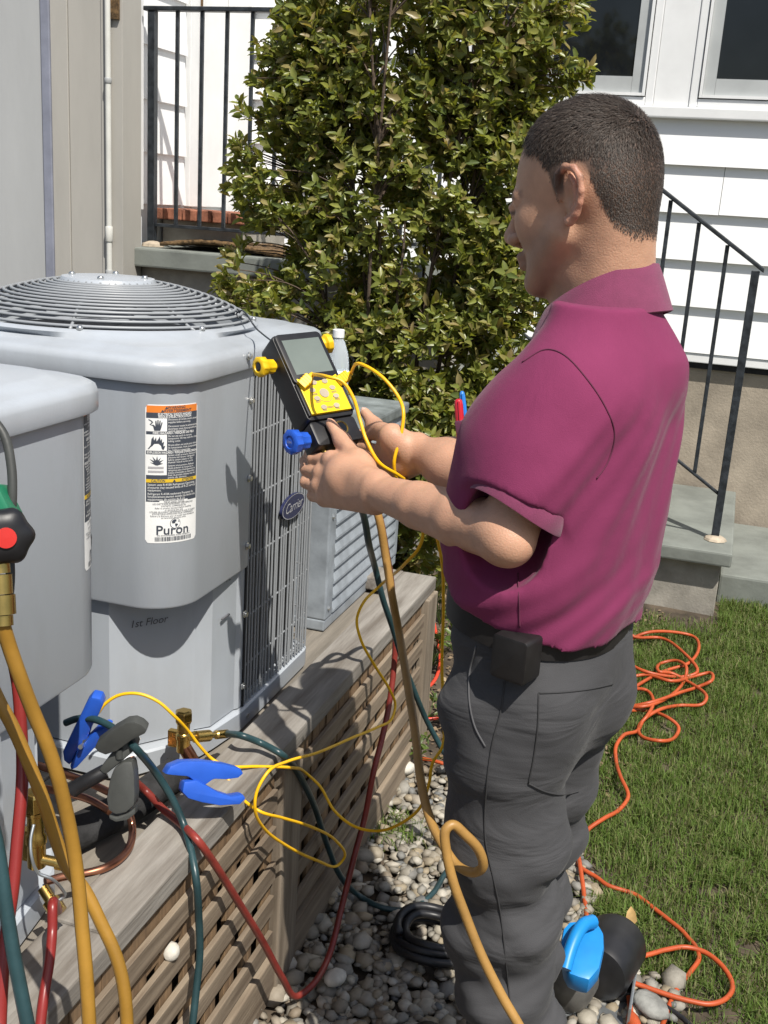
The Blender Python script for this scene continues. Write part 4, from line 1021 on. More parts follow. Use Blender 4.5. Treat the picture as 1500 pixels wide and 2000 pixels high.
tan = [ports[2]] + [P(x, y, D=D) for x, y, D in ((738, 1005, 1.70), (752, 1080, 1.70), (765, 1160, 1.69), (780, 1240, 1.70), (795, 1330, 1.62), (810, 1425, 1.54), (822, 1525, 1.46), (840, 1600, 1.40), (866, 1652, 1.355), (893, 1690, 1.33), (922, 1704, 1.31), (943, 1693, 1.295), (935, 1660, 1.285), (908, 1630, 1.275), (884, 1611, 1.27), (870, 1622, 1.265), (872, 1665, 1.26), (885, 1722, 1.255), (908, 1785, 1.25), (940, 1865, 1.24), (980, 1945, 1.23), (1015, 2005, 1.22), (1080, 2130, 1.20), (1160, 2320, 1.22))]
tan.append(np.array([tan[-1][0] + .12, tan[-1][1] + .06, .015])); tan.append(np.array([tan[-1][0] + .3, tan[-1][1] - .05, .012]))
hose('refrigerant_hose', tan, .0068, M_hoseT, "tan yellow hose looped against the person's trousers and trailing down")

# ---------------------------------------------------------------- thin yellow probe cables
ca = [ja] + [P(x, y, D=D) for x, y, D in ((700, 710, 1.76), (745, 735, 1.72), (778, 775, 1.70), (788, 805, 1.68), (783, 850, 1.67), (770, 900, 1.66), (774, 935, 1.67), (800, 985, 1.70), (826, 1040, 1.72), (818, 1070, 1.72), (792, 1100, 1.74))] + [P(x, y, X=X) for x, y, X in ((740, 1146, -.60), (711, 1175, -.62), (697, 1210, -.63), (705, 1250, -.62), (732, 1300, -.60), (760, 1345, -.58), (772, 1377, -.57), (765, 1404, -.57), (738, 1420, -.58), (690, 1440, -.60), (620, 1470, -.62), (562, 1487, -.64), (525, 1506, -.65), (502, 1545, -.66), (498, 1580, -.66), (515, 1617, -.66), (560, 1652, -.65), (620, 1681, -.63), (660, 1690, -.62), (673, 1674, -.61), (655, 1641, -.61), (608, 1615, -.62), (550, 1597, -.64), (508, 1585, -.66), (474, 1561, -.70), (452, 1532, -.73), (440, 1513, -.745))]
hose('probe_cable', ca, .0029, M_cable, 'thin yellow cable curling in loops before the lattice to the blue pipe clamp', 'cable', 8, 8)
cb = [jb] + [P(x, y, D=D) for x, y, D in ((640, 736, 1.69), (668, 745, 1.685), (690, 777, 1.68), (703, 820, 1.67), (715, 858, 1.65), (740, 903, 1.64), (778, 928, 1.66), (805, 950, 1.70), (840, 1010, 1.74), (862, 1090, 1.74), (866, 1180, 1.76), (863, 1300, 1.78), (867, 1400, 1.76), (865, 1455, 1.74), (845, 1490, 1.74), (838, 1530, 1.75), (820, 1578, 1.77), (780, 1610, 1.80), (735, 1623, 1.84), (690, 1613, 1.87), (652, 1582, 1.90), (626, 1537, 1.92), (600, 1512, 1.93))] + [P(x, y, X=X) for x, y, X in ((565, 1499, -.665), (500, 1497, -.71), (450, 1497, -.745), (418, 1485, -.78), (390, 1457, -.80), (368, 1428, -.815))] + [P(x, y, Y=Y) for x, y, Y in ((340, 1398, 1.53), (308, 1370, 1.52), (270, 1355, 1.51), (232, 1358, 1.50), (205, 1375, 1.49), (192, 1392, 1.485))]
hose('probe_cable', cb, .0029, M_cable, 'thin yellow cable arching over the brass valve to the clamp by the unit', 'cable', 8, 8)

# ---------------------------------------------------------------- service valves and line set
def valve(o, h, label):
    o = Vector(o); r_ = thing('service_valve', label, 'valve', o)
    MB().lathe([(.0125, 0), (.0125, h * .30), (.0145, h * .32), (.0145, h * .42), (.0115, h * .46), (.0115, h * .68), (.0135, h * .70), (.0135, h * .74), (0, h * .741)], 20, Matrix.Translation(o)).build('body', M_brass, r_, smooth=True, auto=40)
    MB().lathe([(.0145, h * .745), (.0165, h * .76), (.0165, h * .95), (.0145, h * .985), (.010, h), (0, h)], 6, Matrix.Translation(o)).build('cap_nut', M_brass, r_, bevel=.001)
    MB().box(o.x - .030, o.x - .010, o.y - .004, o.y + .008, o.z + .004, o.z + h * .45).build('bracket', M_brass, r_, bevel=.002)
    return r_
vb = P(358, 1466, X=-.835); v1 = valve(vb, .080, 'brass service valve with hex cap in front of the label corner')
a0 = P(362, 1441, X=-.832); d_ = P(444, 1433, X=-.80) - a0; pk_ = np.linalg.norm(d_) / .077; d_ /= np.linalg.norm(d_)
MB().lathe([(r_, z_ * pk_) for r_, z_ in [(.007, .0), (.007, .016), (.011, .017), (.011, .042), (.008, .043), (.0055, .044), (.0055, .054), (.0085, .056), (.0085, .076), (0, .077)]], 12, aim(a0, d_)).build('side_port', M_brass, v1, smooth=True, auto=35)
MB().tube(spline([vb + np.array([0, 0, .01]), vb + np.array([.012, .004, -.012]), vb + np.array([.022, .006, -.034])], 6), .0125, 14).build('copper_stub', M_copper, v1, smooth=True, auto=60)
vb2 = P(72, 1690, X=-.80); v2 = valve(vb2, .115, 'brass service valve half hidden behind the foreground hoses')
MB().lathe([(.007, .0), (.007, .02), (.010, .021), (.010, .045), (0, .046)], 12, aim(vb2 + np.array([.008, 0, .012]), (.9, .2, -.1))).build('side_port', M_brass, v2, smooth=True, auto=35)
MB().lathe([(.008, .0), (.008, .02), (.0125, .021), (.0125, .040), (.0125, .041), (0, .041)], 14, aim(vb2 + np.array([.012, -.004, -.03]), (.75, -.3, -.5))).build('side_port', M_brass, v2, smooth=True, auto=35)
# foam covered suction line and copper tubes
fo = [P(352, 1505, Z=.56), P(320, 1528, Z=.545), P(250, 1575, Z=.537), P(150, 1625, Z=.535), P(70, 1665, Z=.535), P(20, 1690, Z=.535)]
tag(MB().tube(spline(fo, 8), .030, 18).build('insulated_pipe', M_foam, smooth=True, auto=50), 'thick dark foam insulated pipe lying on the platform', 'pipe')
co = [P(248, 1575, Z=.60), P(258, 1612, Z=.575), P(256, 1645, Z=.562), P(238, 1674, Z=.558), P(205, 1695, Z=.558), P(165, 1706, Z=.558), P(125, 1712, Z=.562), P(88, 1722, Z=.565)]
tag(MB().tube(spline(co, 8), .0062, 12).build('copper_tube', M_copper, smooth=True, auto=50), 'bare copper tube bent in a half loop on the platform', 'pipe')
for pts, lb in (([P(60, 1490, Z=.62), P(105, 1505, Z=.615), P(165, 1525, Z=.61), P(215, 1548, Z=.605)], 'straight copper tube beside the blue clamp'), ([P(40, 1530, Z=.585), P(110, 1545, Z=.58), P(170, 1560, Z=.58), P(215, 1585, Z=.58)], 'copper tube running under the grey clamp'), ([P(256, 1478, Y=1.53), P(262, 1505, Y=1.52), P(266, 1530, Z=.56)], 'short soldered copper stub below the access panel')):
    tag(MB().tube(spline(pts, 6), .0064, 12).build('copper_tube', M_copper, smooth=True, auto=50), lb, 'pipe')
wl = [P(66, 1610, D=1.30), P(60, 1640, D=1.29), P(62, 1675, D=1.28), P(75, 1705, D=1.28), P(100, 1716, D=1.28), P(120, 1735, D=1.29), P(126, 1750, D=1.30), P(112, 1760, D=1.30)]
tag(MB().tube(spline(wl, 8), .0022, 8).build('capillary_tube', M_alu, smooth=True), 'thin bare metal capillary tube curling round the brass valve', 'tube')

# ---------------------------------------------------------------- blue pipe clamps and grey clamp
def clamp(name, label, arms, zc, m_, pivot, depth=.026):
    r_ = thing(name, label, 'clamp', PZ(pivot[0], pivot[1], zc))
    for nm, poly, tl in arms: slab(nm, poly, zc, depth, m_, r_, .004, tl)
    MB().lathe([(.004, -.004), (.004, .036), (0, .0362)], 10, aim(PZ(pivot[0], pivot[1], zc - .004), tuple(CF))).build('pivot_pin', M_screw, r_)
    MB().lathe([(.0095, 0), (.0095, .012)], 14, aim(PZ(pivot[0] + 14, pivot[1] - 8, zc + .006), tuple(CF))).build('spring', M_charcoal, r_)
    return r_
zc2 = 1.76
clamp('pipe_clamp', 'blue plastic pipe clamp gripping the copper by the platform edge', [
    ('upper_arm', [(323, 1513), (333, 1497), (355, 1488), (395, 1487), (440, 1493), (470, 1501), (477, 1511), (466, 1520), (445, 1523), (418, 1522), (402, 1534), (385, 1530), (368, 1517), (340, 1515)], (.0004, 0, 400, 1505)),
    ('lower_arm', [(360, 1527), (385, 1524), (402, 1533), (414, 1540), (428, 1548), (452, 1556), (476, 1552), (481, 1560), (470, 1572), (430, 1574), (395, 1568), (368, 1560), (356, 1548)], (.0004, 0, 410, 1550))], zc2, M_blueP, (378, 1534))
clamp('pipe_clamp', 'blue plastic pipe clamp tilted up between the two grey units', [
    ('upper_arm', [(124, 1486), (122, 1470), (138, 1436), (154, 1404), (168, 1374), (178, 1362), (196, 1366), (201, 1378), (192, 1398), (178, 1422), (170, 1446), (150, 1468), (136, 1496)], (0, .0004, 160, 1430)),
    ('lower_arm', [(136, 1496), (152, 1466), (170, 1446), (186, 1430), (206, 1420), (216, 1424), (204, 1440), (190, 1456), (170, 1478), (150, 1500), (138, 1506)], (0, .0004, 170, 1450))], 1.80, M_blueP, (158, 1458))
gcl = thing('pipe_thermometer_clamp', 'grey plastic pipe clamp probe with black jaw on the copper lines', 'clamp', PZ(235, 1540, 1.66))
zg = 1.66
slab('handle', [(184, 1462), (190, 1450), (222, 1426), (246, 1412), (262, 1410), (276, 1416), (287, 1426), (283, 1434), (258, 1446), (228, 1468), (206, 1476), (192, 1470)], zg - .03, .022, M_charcoal, gcl, .005, (0, .0003, 230, 1440))
slab('body', [(214, 1474), (244, 1440), (262, 1436), (268, 1450), (262, 1466), (232, 1492), (205, 1514), (192, 1504)], zg - .01, .026, M_charcoal, gcl, .005)
slab('grip', [(222, 1500), (240, 1488), (258, 1486), (262, 1510), (264, 1550), (262, 1574), (246, 1588), (226, 1592), (210, 1584), (207, 1560), (213, 1525)], zg - .022, .034, M_charcoal, gcl, .006)
slab('grip_foot', [(212, 1592), (228, 1596), (250, 1588), (264, 1576), (264, 1590), (248, 1602), (226, 1606), (213, 1600)], zg - .018, .030, M_charcoal, gcl, .003)
MB().tube(spline([PZ(206, 1506, zg + .005), PZ(180, 1520, zg + .0), PZ(152, 1536, zg + .0), PZ(140, 1545, zg)], 5), .0115, 12).build('jaw', M_black, gcl, smooth=True, auto=50)
MB().tube([PZ(232, 1462, zg - .012), PZ(233, 1480, zg - .008)], .006, 10).build('plunger', M_charcoal, gcl, smooth=True, auto=50)
tg = [P(128, 1412, Y=1.42), P(150, 1404, Y=1.42), P(185, 1405, Y=1.41), P(215, 1418, Y=1.40), P(240, 1436, Y=1.39), PZ(262, 1458, zg - .015), P(303, 1507, Z=.66), P(336, 1559, Z=.61), P(358, 1608, Z=.572), P(371, 1652, X=-.70), P(383, 1717, X=-.672), P(388, 1787, X=-.668), P(390, 1867, X=-.664), P(383, 1937, X=-.66), P(376, 2000, X=-.655), P(368, 2080, X=-.65)]
tg.append(np.array([-.62, tg[-1][1] - .1, .03])); tg.append(np.array([-.45, tg[-1][1] - .25, .012]))
hose('refrigerant_hose', tg, .0062, M_hoseB, 'dark teal hose draped over the cap board and down the lattice')

# ---------------------------------------------------------------- analogue manifold at the left edge and its hoses
man = thing('analogue_manifold', 'green bodied manifold with black hand knob and red cap', 'gauge', PZ(-40, 1040, 1.0))
zm = 1.02
slab('body', [(-90, 940), (-5, 945), (4, 965), (22, 1000), (24, 1018), (0, 1040), (-90, 1050)], zm, .035, M_green, man, .004)
kc = PZ(8, 1048, zm - .01); kd = -(CF * .86 - CR * .45 + CU * .1)
mb = MB(); n = 48; Mk = aim(kc, tuple(kd)); v_, f = [], []; prof = [(.008, -.02), (.024, -.018), (.0265, -.010), (.0265, .002), (.022, .008), (.012, .010), (0, .010)]
for i, (rr, z) in enumerate(prof):
    for k in range(n):
        a = 2 * math.pi * k / n; q = rr * (1 + (.06 * math.cos(6 * a) if 1 <= i <= 4 else 0)); v_.append(tuple(Mk @ Vector((q * math.cos(a), q * math.sin(a), z))))
for i in range(len(prof) - 1):
    for k in range(n): a, b = i * n + k, i * n + (k + 1) % n; f.append((a, b, b + n, a + n))
kb = mb.add(v_, f).build('hand_knob', M_black, man, smooth=True, auto=50)
MB().lathe([(.0098, .008), (.0095, .0125), (0, .0128)], 24, Mk).build('red_cap', M_redcap, kb, smooth=True, auto=40)
MB().tube([PZ(-4, 1080, zm), PZ(0, 1120, zm)], .010, 14).build('stem', M_brass, man, smooth=True, auto=50)
for a, b, r in ((1122, 1160, .0105), (1162, 1200, .0125), (1202, 1222, .0095)): MB().tube([PZ(1 + (a - 1120) * .05, a, zm), PZ(1 + (b - 1120) * .05, b, zm)], r, 12).build('hose_fitting', M_brass, man, smooth=True, auto=50)
MB().tube(spline([PZ(-30, 800, zm + .02), PZ(8, 850, zm + .02), PZ(22, 910, zm + .02), PZ(24, 970, zm + .02), PZ(18, 1060, zm + .03), PZ(20, 1130, zm + .03), PZ(12, 1190, zm + .03), PZ(-10, 1230, zm + .03)], 6), .0045, 10).build('hook_strap', M_charcoal, man, smooth=True)
def drop(pts, to):
    return pts + [np.array([pts[-1][0] + to[0] * .5, pts[-1][1] + to[1] * .5, pts[-1][2] * .35]), np.array([pts[-1][0] + to[0], pts[-1][1] + to[1], .015])]
ha = [PZ(4, 1216, zm), PZ(18, 1262, 1.03), PZ(40, 1325, 1.04), PZ(68, 1398, 1.055), PZ(92, 1455, 1.065), PZ(112, 1515, 1.075), PZ(128, 1580, 1.085), PZ(142, 1650, 1.095), PZ(152, 1720, 1.10), PZ(160, 1810, 1.10), PZ(168, 1900, 1.10), PZ(174, 2000, 1.10), PZ(178, 2090, 1.10)]
hose('refrigerant_hose', drop(ha, (.05, -.02)), .0072, M_hoseY, 'amber yellow hose hanging from the green manifold in front of the other amber hose')
hb = [PZ(-30, 1310, 1.13), PZ(0, 1373, 1.13), PZ(26, 1422, 1.135), PZ(55, 1488, 1.145), PZ(85, 1564, 1.155), PZ(107, 1633, 1.165), PZ(132, 1695, 1.17), PZ(165, 1738, 1.17), PZ(196, 1800, 1.17), PZ(226, 1866, 1.17), PZ(242, 1930, 1.17), PZ(248, 2000, 1.17), PZ(250, 2090, 1.17)]
hose('refrigerant_hose', drop(hb, (.03, -.05)), .0072, M_hoseY, 'amber hose that crosses behind the one from the green manifold')
hr = [PZ(24, 1280, 1.17), PZ(35, 1340, 1.17), PZ(41, 1420, 1.17), PZ(44, 1490, 1.17), PZ(42, 1550, 1.16), PZ(34, 1640, 1.15), PZ(26, 1730, 1.14), PZ(14, 1815, 1.13), PZ(6, 1890, 1.12), PZ(1, 1980, 1.11), PZ(-2, 2080, 1.10)]
hose('refrigerant_hose', drop(hr, (-.02, -.05)), .0066, M_hoseR2, 'bright red hose hanging beside the amber hoses')
hb_ = [PZ(-30, 1560, 1.06), PZ(-8, 1640, 1.06), PZ(2, 1700, 1.06), PZ(14, 1786, 1.06), PZ(27, 1865, 1.06), PZ(40, 1932, 1.06), PZ(54, 2002, 1.06), PZ(72, 2090, 1.06)]
hose('refrigerant_hose', drop(hb_, (.03, -.02)), .0070, M_hoseB, 'dark teal hose crossing in front of the bright red hose')
hs = [vb2 + np.array([.042, -.015, -.05])] + [P(103, 1765, D=1.27), P(102, 1820, D=1.25), P(97, 1876, D=1.22), P(86, 1944, D=1.19), P(79, 2002, D=1.17), P(70, 2090, D=1.14)]
hose('refrigerant_hose', drop(hs, (.0, -.06)), .0066, M_hoseR2, 'short bright red hose screwed to the brass fitting on the platform')

# ---------------------------------------------------------------- orange extension cord, pump and odds and ends
GZ_ = lambda px, py, dz=.012: P(px, py, Z=float(ground_h(0, P(px, py, Z=.03)[1])) + dz)
c1 = [(1146, 1795), (1139, 1735), (1133, 1691), (1130, 1656), (1148, 1621), (1179, 1599), (1210, 1581), (1227, 1555), (1212, 1517), (1203, 1484), (1203, 1458), (1218, 1436), (1245, 1427), (1258, 1405), (1284, 1388), (1325, 1378), (1370, 1376), (1380, 1362), (1350, 1335), (1312, 1315), (1288, 1312), (1290, 1296), (1318, 1290), (1340, 1302), (1338, 1325), (1305, 1362), (1255, 1380), (1212, 1376), (1206, 1362), (1232, 1347), (1262, 1348), (1276, 1368), (1264, 1398), (1248, 1418), (1256, 1440), (1290, 1447), (1318, 1440), (1325, 1420), (1305, 1402), (1262, 1388), (1218, 1386), (1204, 1376), (1215, 1330), (1260, 1318), (1310, 1330), (1352, 1322), (1386, 1314), (1389, 1330), (1362, 1342), (1330, 1352), (1270, 1372), (1226, 1378), (1212, 1366), (1240, 1342), (1300, 1310), (1345, 1295), (1364, 1270), (1352, 1242), (1310, 1234), (1262, 1236), (1232, 1250), (1225, 1290), (1262, 1312), (1330, 1322), (1362, 1312), (1330, 1270), (1290, 1246), (1240, 1244), (1228, 1236)]
hose('extension_cord', [GZ_(x, y, .012 + .010 * (i % 3)) for i, (x, y) in enumerate(c1)], .0058, M_cord, 'orange extension cord piled in tangled loops on the lawn', 'cord', 6, 8)
c2 = [(1214, 1868), (1255, 1867), (1301, 1855), (1341, 1850), (1377, 1860), (1408, 1884), (1427, 1912), (1430, 1933), (1414, 1953), (1384, 1961), (1347, 1955), (1301, 1942), (1249, 1924), (1222, 1915)]
hose('extension_cord', [GZ_(x, y, .024) for x, y in c2], .0056, M_cord, 'orange cord in one wide loop on the grass beside the pump', 'cord', 8, 8)
c3 = [(1275, 2060), (1295, 1998), (1307, 1964), (1325, 1927), (1350, 1896), (1365, 1872), (1359, 1850), (1344, 1832), (1331, 1817), (1304, 1795), (1273, 1771), (1240, 1747), (1187, 1729), (1163, 1712), (1138, 1697), (1108, 1665), (1070, 1640)]
hose('extension_cord', [GZ_(x, y, .014 if 1220 < x < 1345 else .018) for x, y in c3], .0054, M_cord, 'orange cord running diagonally through grass under the wide loop', 'cord', 8, 8)
c4 = [GZ_(1219, 1899, .05), GZ_(1226, 1930, .035), GZ_(1230, 1960, .028), GZ_(1233, 1985, .022)]
pc_ = hose('extension_cord', c4 + [GZ_(1236, 2004, .02)], .0055, M_cord, 'short orange cord dropping from the pump to its plug', 'cord', 8, 8)
MB().lathe([(.006, 0), (.012, .012), (.015, .03), (.015, .05), (0, .0505)], 12, aim(GZ_(1232, 1978, .022), GZ_(1240, 2012, .02) - GZ_(1232, 1978, .022))).build('plug', M_cord, pc_, smooth=True, auto=45)
hose('power_cable', [GZ_(x, y, .016) for x, y in ((1214, 1905), (1240, 1920), (1270, 1945), (1300, 1966), (1335, 1990), (1370, 2030))], .0055, M_black, 'black cable lying from the pump into the grass', 'cable', 6, 8)
hose('extension_cord', [P(846, 1205, Z=.12), P(850, 1228, Z=.09), P(857, 1262, Z=.07), P(859, 1298, Z=.05), P(848, 1330, Z=.035), P(830, 1346, Z=.03), P(810, 1352, Z=.03)], .006, M_cordR, 'red cord curving down behind the end of the platform', 'cord', 6, 8)
hose('extension_cord', [P(830, 1406, Z=.03), P(852, 1402, Z=.035), P(880, 1397, Z=.03), P(910, 1395, Z=.03)], .006, M_cordR, "red cord lying straight on the mulch beside the person's leg", 'cord', 6, 8)
hose('extension_cord', [P(812, 1481, Z=.02), P(838, 1484, Z=.03), P(858, 1489, Z=.035), P(885, 1498, Z=.03)], .0055, M_cord, 'orange cord end just left bare by the corner stone', 'cord', 6, 8)
hose('extension_cord', [P(778, 1112, X=-.93, ), P(783, 1128, X=-.92), P(790, 1145, X=-.90)], .0055, M_cordR, 'scrap of red cord showing above the platform corner', 'cord', 5, 8)
# coil of black hose in the shade
cc = P(845, 1845, Z=.02); pts = []
for a in np.linspace(0, 2 * math.pi * 4.6, 120):
    k = a / (2 * math.pi * 4.6); rr = .088 - .012 * math.sin(a * .37) - .02 * k; pts.append((cc[0] + rr * math.cos(a), cc[1] + rr * .95 * math.sin(a), .024 + .016 * k * 2.6 + .004 * math.sin(3 * a)))
tag(MB().tube(np.array(pts), .0095, 8).build('hose_coil', M_black, smooth=True), "coiled black hose on shaded gravel behind the person's leg", 'hose')
# vacuum pump
pm = thing('vacuum_pump', 'vacuum pump with bright blue handle, black motor and cast grey end', 'pump', P(1160, 1990, Z=0.0))
pa = Vector((.22, 1, .0)).normalized(); pcn = Vector(P(1178, 1905, D=1.97)); pcn.z = .078
MB().lathe([(.040, -.075), (.058, -.068), (.064, -.055), (.065, .05), (.060, .062), (.04, .068), (0, .069)], 36, aim(pcn + pa * .02, pa)).build('motor', M_black, pm, smooth=True, auto=40)
ec = pcn - pa * .085 - Vector((.052, 0, .016))
MB().lathe([(.0, -.030), (.024, -.029), (.048, -.022), (.056, -.014), (.059, .0), (.059, .05), (0, .0505)], 36, aim(ec, pa)).build('oil_case', M_castiron, pm, smooth=True, auto=40)
MB().lathe([(.009, 0), (.009, .010), (.006, .011), (.006, .02), (0, .0205)], 12, aim(ec + Vector((-.01, -.002, .056)), (0, -.1, 1))).build('oil_cap', M_brass, pm, smooth=True, auto=40)
hp = [(1095, 1838), (1100, 1812), (1112, 1798), (1150, 1796), (1170, 1802), (1180, 1822), (1181, 1850), (1172, 1890), (1152, 1914), (1130, 1908), (1112, 1902), (1104, 1885)]
slab('handle', hp, 2.06, .050, M_pumpblue, pm, .010, (0, -.0009, 1140, 1850))
MB().tube(spline([PZ(1104, 1893, 2.01), PZ(1112, 1862, 2.025), PZ(1124, 1830, 2.045), PZ(1140, 1806, 2.07), PZ(1158, 1800, 2.09)], 6), np.linspace(.012, .0135, 25), 12).build('handle_bar', M_pumpblue, pm, smooth=True, auto=60)
MB().box(pcn.x - .10, pcn.x + .068, pcn.y - .11, pcn.y + .10, .004, .014).build('base_plate', M_alu, pm, bevel=.003)
MB().box(pcn.x + .060, pcn.x + .066, pcn.y - .10, pcn.y + .02, .0145, .06).build('foot_bracket', M_alu, pm, bevel=.002)
MB().box(pcn.x - .06, pcn.x + .06, pcn.y - .03, pcn.y + .1, .0145, .04).build('foot', M_black, pm, bevel=.003)
# water bottle on the louvred unit
bt = P(659, 700, X=-.955); bo = Vector((bt[0], bt[1], LZ1 + .013))
bot = thing('water_bottle', 'small clear plastic water bottle with white cap standing on the louvred unit', 'bottle', bo)
M_pet = mat('clear_plastic', (.80, .86, .90), .08, var=0, trans=.62, ior=1.2)
M_water = mat('water', (.92, .96, .97), .0, var=0, trans=1., ior=1.33)
hb0 = P(655, 645, X=-.955)[2] - bo.z
prof = [(.028, 0), (.031, .004), (.031, hb0 * .28), (.0295, hb0 * .30), (.031, hb0 * .32), (.031, hb0 * .62), (.027, hb0 * .74), (.018, hb0 * .86), (.0125, hb0 * .90), (.0125, hb0 * .945)]
MB().lathe(prof, 28, Matrix.Translation(bo)).build('bottle_shell', M_pet, bot, smooth=True, auto=50)
MB().lathe([(.0150, hb0 * .915), (.0150, hb0 * .995), (.0135, hb0), (0, hb0 + .0005)], 24, Matrix.Translation(bo)).build('cap', M_white, bot, smooth=True, auto=40)
MB().lathe([(.0314, hb0 * .33), (.0314, hb0 * .56)], 28, Matrix.Translation(bo)).build('label_wrap', mat('bottle_label', (.45, .62, .70), .4, var=.35, scale=40, col2=(.75, .8, .82)), bot, smooth=True)
# ================================================================ person: signed-distance modelling and surface nets
class Field:
    def __init__(s, lo, hi, h):
        s.lo = np.array(lo, float); s.h = h; s.n = np.ceil((np.array(hi) - s.lo) / h).astype(int) + 1
        s.f = np.full(s.n, .08, np.float32)
    def sub(s, lo, hi):
        a = np.clip(np.floor((np.minimum(lo, hi) - s.lo) / s.h).astype(int), 0, s.n); b = np.clip(np.ceil((np.maximum(lo, hi) - s.lo) / s.h).astype(int) + 1, 0, s.n)
        ax = [s.lo[i] + s.h * np.arange(a[i], b[i]) for i in range(3)]
        return tuple(slice(a[i], b[i]) for i in range(3)), np.meshgrid(*ax, indexing='ij', sparse=True)
    def put(s, sl, d, k, cut=False):
        g = s.f[sl]
        if cut:                                            # smooth subtraction
            h = np.clip(.5 - .5 * (d + g) / k, 0, 1); s.f[sl] = g * (1 - h) - d * h + k * h * (1 - h)
        else:
            h = np.clip(.5 + .5 * (g - d) / k, 0, 1); s.f[sl] = g * (1 - h) + d * h - k * h * (1 - h)
    def cone(s, a, b, ra, rb, k=.01, cut=False):
        a, b = np.asarray(a, float), np.asarray(b, float); m = max(ra, rb) + k + .03
        sl, (X, Y, Z) = s.sub(np.minimum(a, b) - m, np.maximum(a, b) + m); ab = b - a; L2 = ab.dot(ab) + 1e-12
        t = np.clip(((X - a[0]) * ab[0] + (Y - a[1]) * ab[1] + (Z - a[2]) * ab[2]) / L2, 0, 1)
        d = np.sqrt((X - a[0] - t * ab[0]) ** 2 + (Y - a[1] - t * ab[1]) ** 2 + (Z - a[2] - t * ab[2]) ** 2) - (ra + t * (rb - ra))
        s.put(sl, d, k, cut)
    def chain(s, pts, rs, k=.01):
        for i in range(len(pts) - 1): s.cone(pts[i], pts[i + 1], rs[i], rs[i + 1], k)
    def ell(s, c, r, R=None, k=.01, cut=False):
        c, r = np.asarray(c, float), np.asarray(r, float); m = r.max() + k + .03; R = np.eye(3) if R is None else R
        sl, (X, Y, Z) = s.sub(c - m, c + m); x, y, z = X - c[0], Y - c[1], Z - c[2]
        q = [R[0, i] * x + R[1, i] * y + R[2, i] * z for i in range(3)]
        k0 = np.sqrt(sum((q[i] / r[i]) ** 2 for i in range(3))); k1 = np.sqrt(sum((q[i] / r[i] ** 2) ** 2 for i in range(3))) + 1e-9
        s.put(sl, k0 * (k0 - 1) / k1, k, cut)
    def loft(s, secs, F, L, k=.02, p=2.3):
        """secs: rows (z, cx, cy, a along F, b along L)"""
        secs = np.array(secs, float); sl = tuple(slice(0, q) for q in s.n); ax = [s.lo[i] + s.h * np.arange(s.n[i]) for i in range(3)]
        z = ax[2]; zz = np.clip(z, secs[0, 0], secs[-1, 0])
        def it(c):
            x = secs[:, 0]; y = secs[:, c]; m = np.gradient(y, x); i = np.clip(np.searchsorted(x, zz) - 1, 0, len(x) - 2); h = x[i + 1] - x[i]; t = (zz - x[i]) / h
            return (2 * t ** 3 - 3 * t ** 2 + 1) * y[i] + (t ** 3 - 2 * t ** 2 + t) * h * m[i] + (-2 * t ** 3 + 3 * t ** 2) * y[i + 1] + (t ** 3 - t ** 2) * h * m[i + 1]
        cx, cy, a, b = (it(c)[None, None, :] for c in (1, 2, 3, 4))
        X, Y = ax[0][:, None, None], ax[1][None, :, None]
        u = (X - cx) * F[0] + (Y - cy) * F[1]; v = (X - cx) * L[0] + (Y - cy) * L[1]
        d = ((np.abs(u / a) ** p + np.abs(v / b) ** p) ** (1 / p) - 1) * np.minimum(a, b)
        dz = np.maximum(secs[0, 0] - z, z - secs[-1, 0])[None, None, :]
        s.put(sl, np.maximum(d, dz), k)
    def half(s, o, n, k=.004):
        """keep the side opposite to n"""
        n = np.asarray(n, float); n = n / np.linalg.norm(n); ax = [s.lo[i] + s.h * np.arange(s.n[i]) for i in range(3)]
        d = (ax[0] - o[0])[:, None, None] * n[0] + (ax[1] - o[1])[None, :, None] * n[1] + (ax[2] - o[2])[None, None, :] * n[2]
        s.f = np.maximum(s.f, d.astype(np.float32))
    def warp(s, fn):
        ax = [s.lo[i] + s.h * np.arange(s.n[i]) for i in range(3)]; near = np.abs(s.f) < .03
        i = np.nonzero(near); s.f[near] += fn(ax[0][i[0]], ax[1][i[1]], ax[2][i[2]]).astype(np.float32)
    def mesh(s):
        f = s.f; neg = f < 0; c = [neg[a:f.shape[0] - 1 + a, b:f.shape[1] - 1 + b, d:f.shape[2] - 1 + d] for a in (0, 1) for b in (0, 1) for d in (0, 1)]
        tot = np.zeros(c[0].shape, np.int8)
        for q in c: tot += q
        act = (tot > 0) & (tot < 8); I = np.stack(np.nonzero(act), -1); vid = np.full(act.shape, -1, np.int32); vid[act] = np.arange(len(I))
        co = np.array([(a, b, d) for a in (0, 1) for b in (0, 1) for d in (0, 1)])
        val = np.stack([f[I[:, 0] + q[0], I[:, 1] + q[1], I[:, 2] + q[2]] for q in co], 1)
        acc = np.zeros((len(I), 3)); cnt = np.zeros(len(I))
        for a in range(8):
            for b in range(a + 1, 8):
                if np.abs(co[a] - co[b]).sum() != 1: continue
                va, vb = val[:, a], val[:, b]; m = (va < 0) != (vb < 0); t = np.where(m, va / (va - vb + 1e-12), 0)
                p = co[a] + t[:, None] * (co[b] - co[a]); acc[m] += p[m]; cnt[m] += 1
        V = s.lo + s.h * (I + acc / cnt[:, None])
        Fs = []
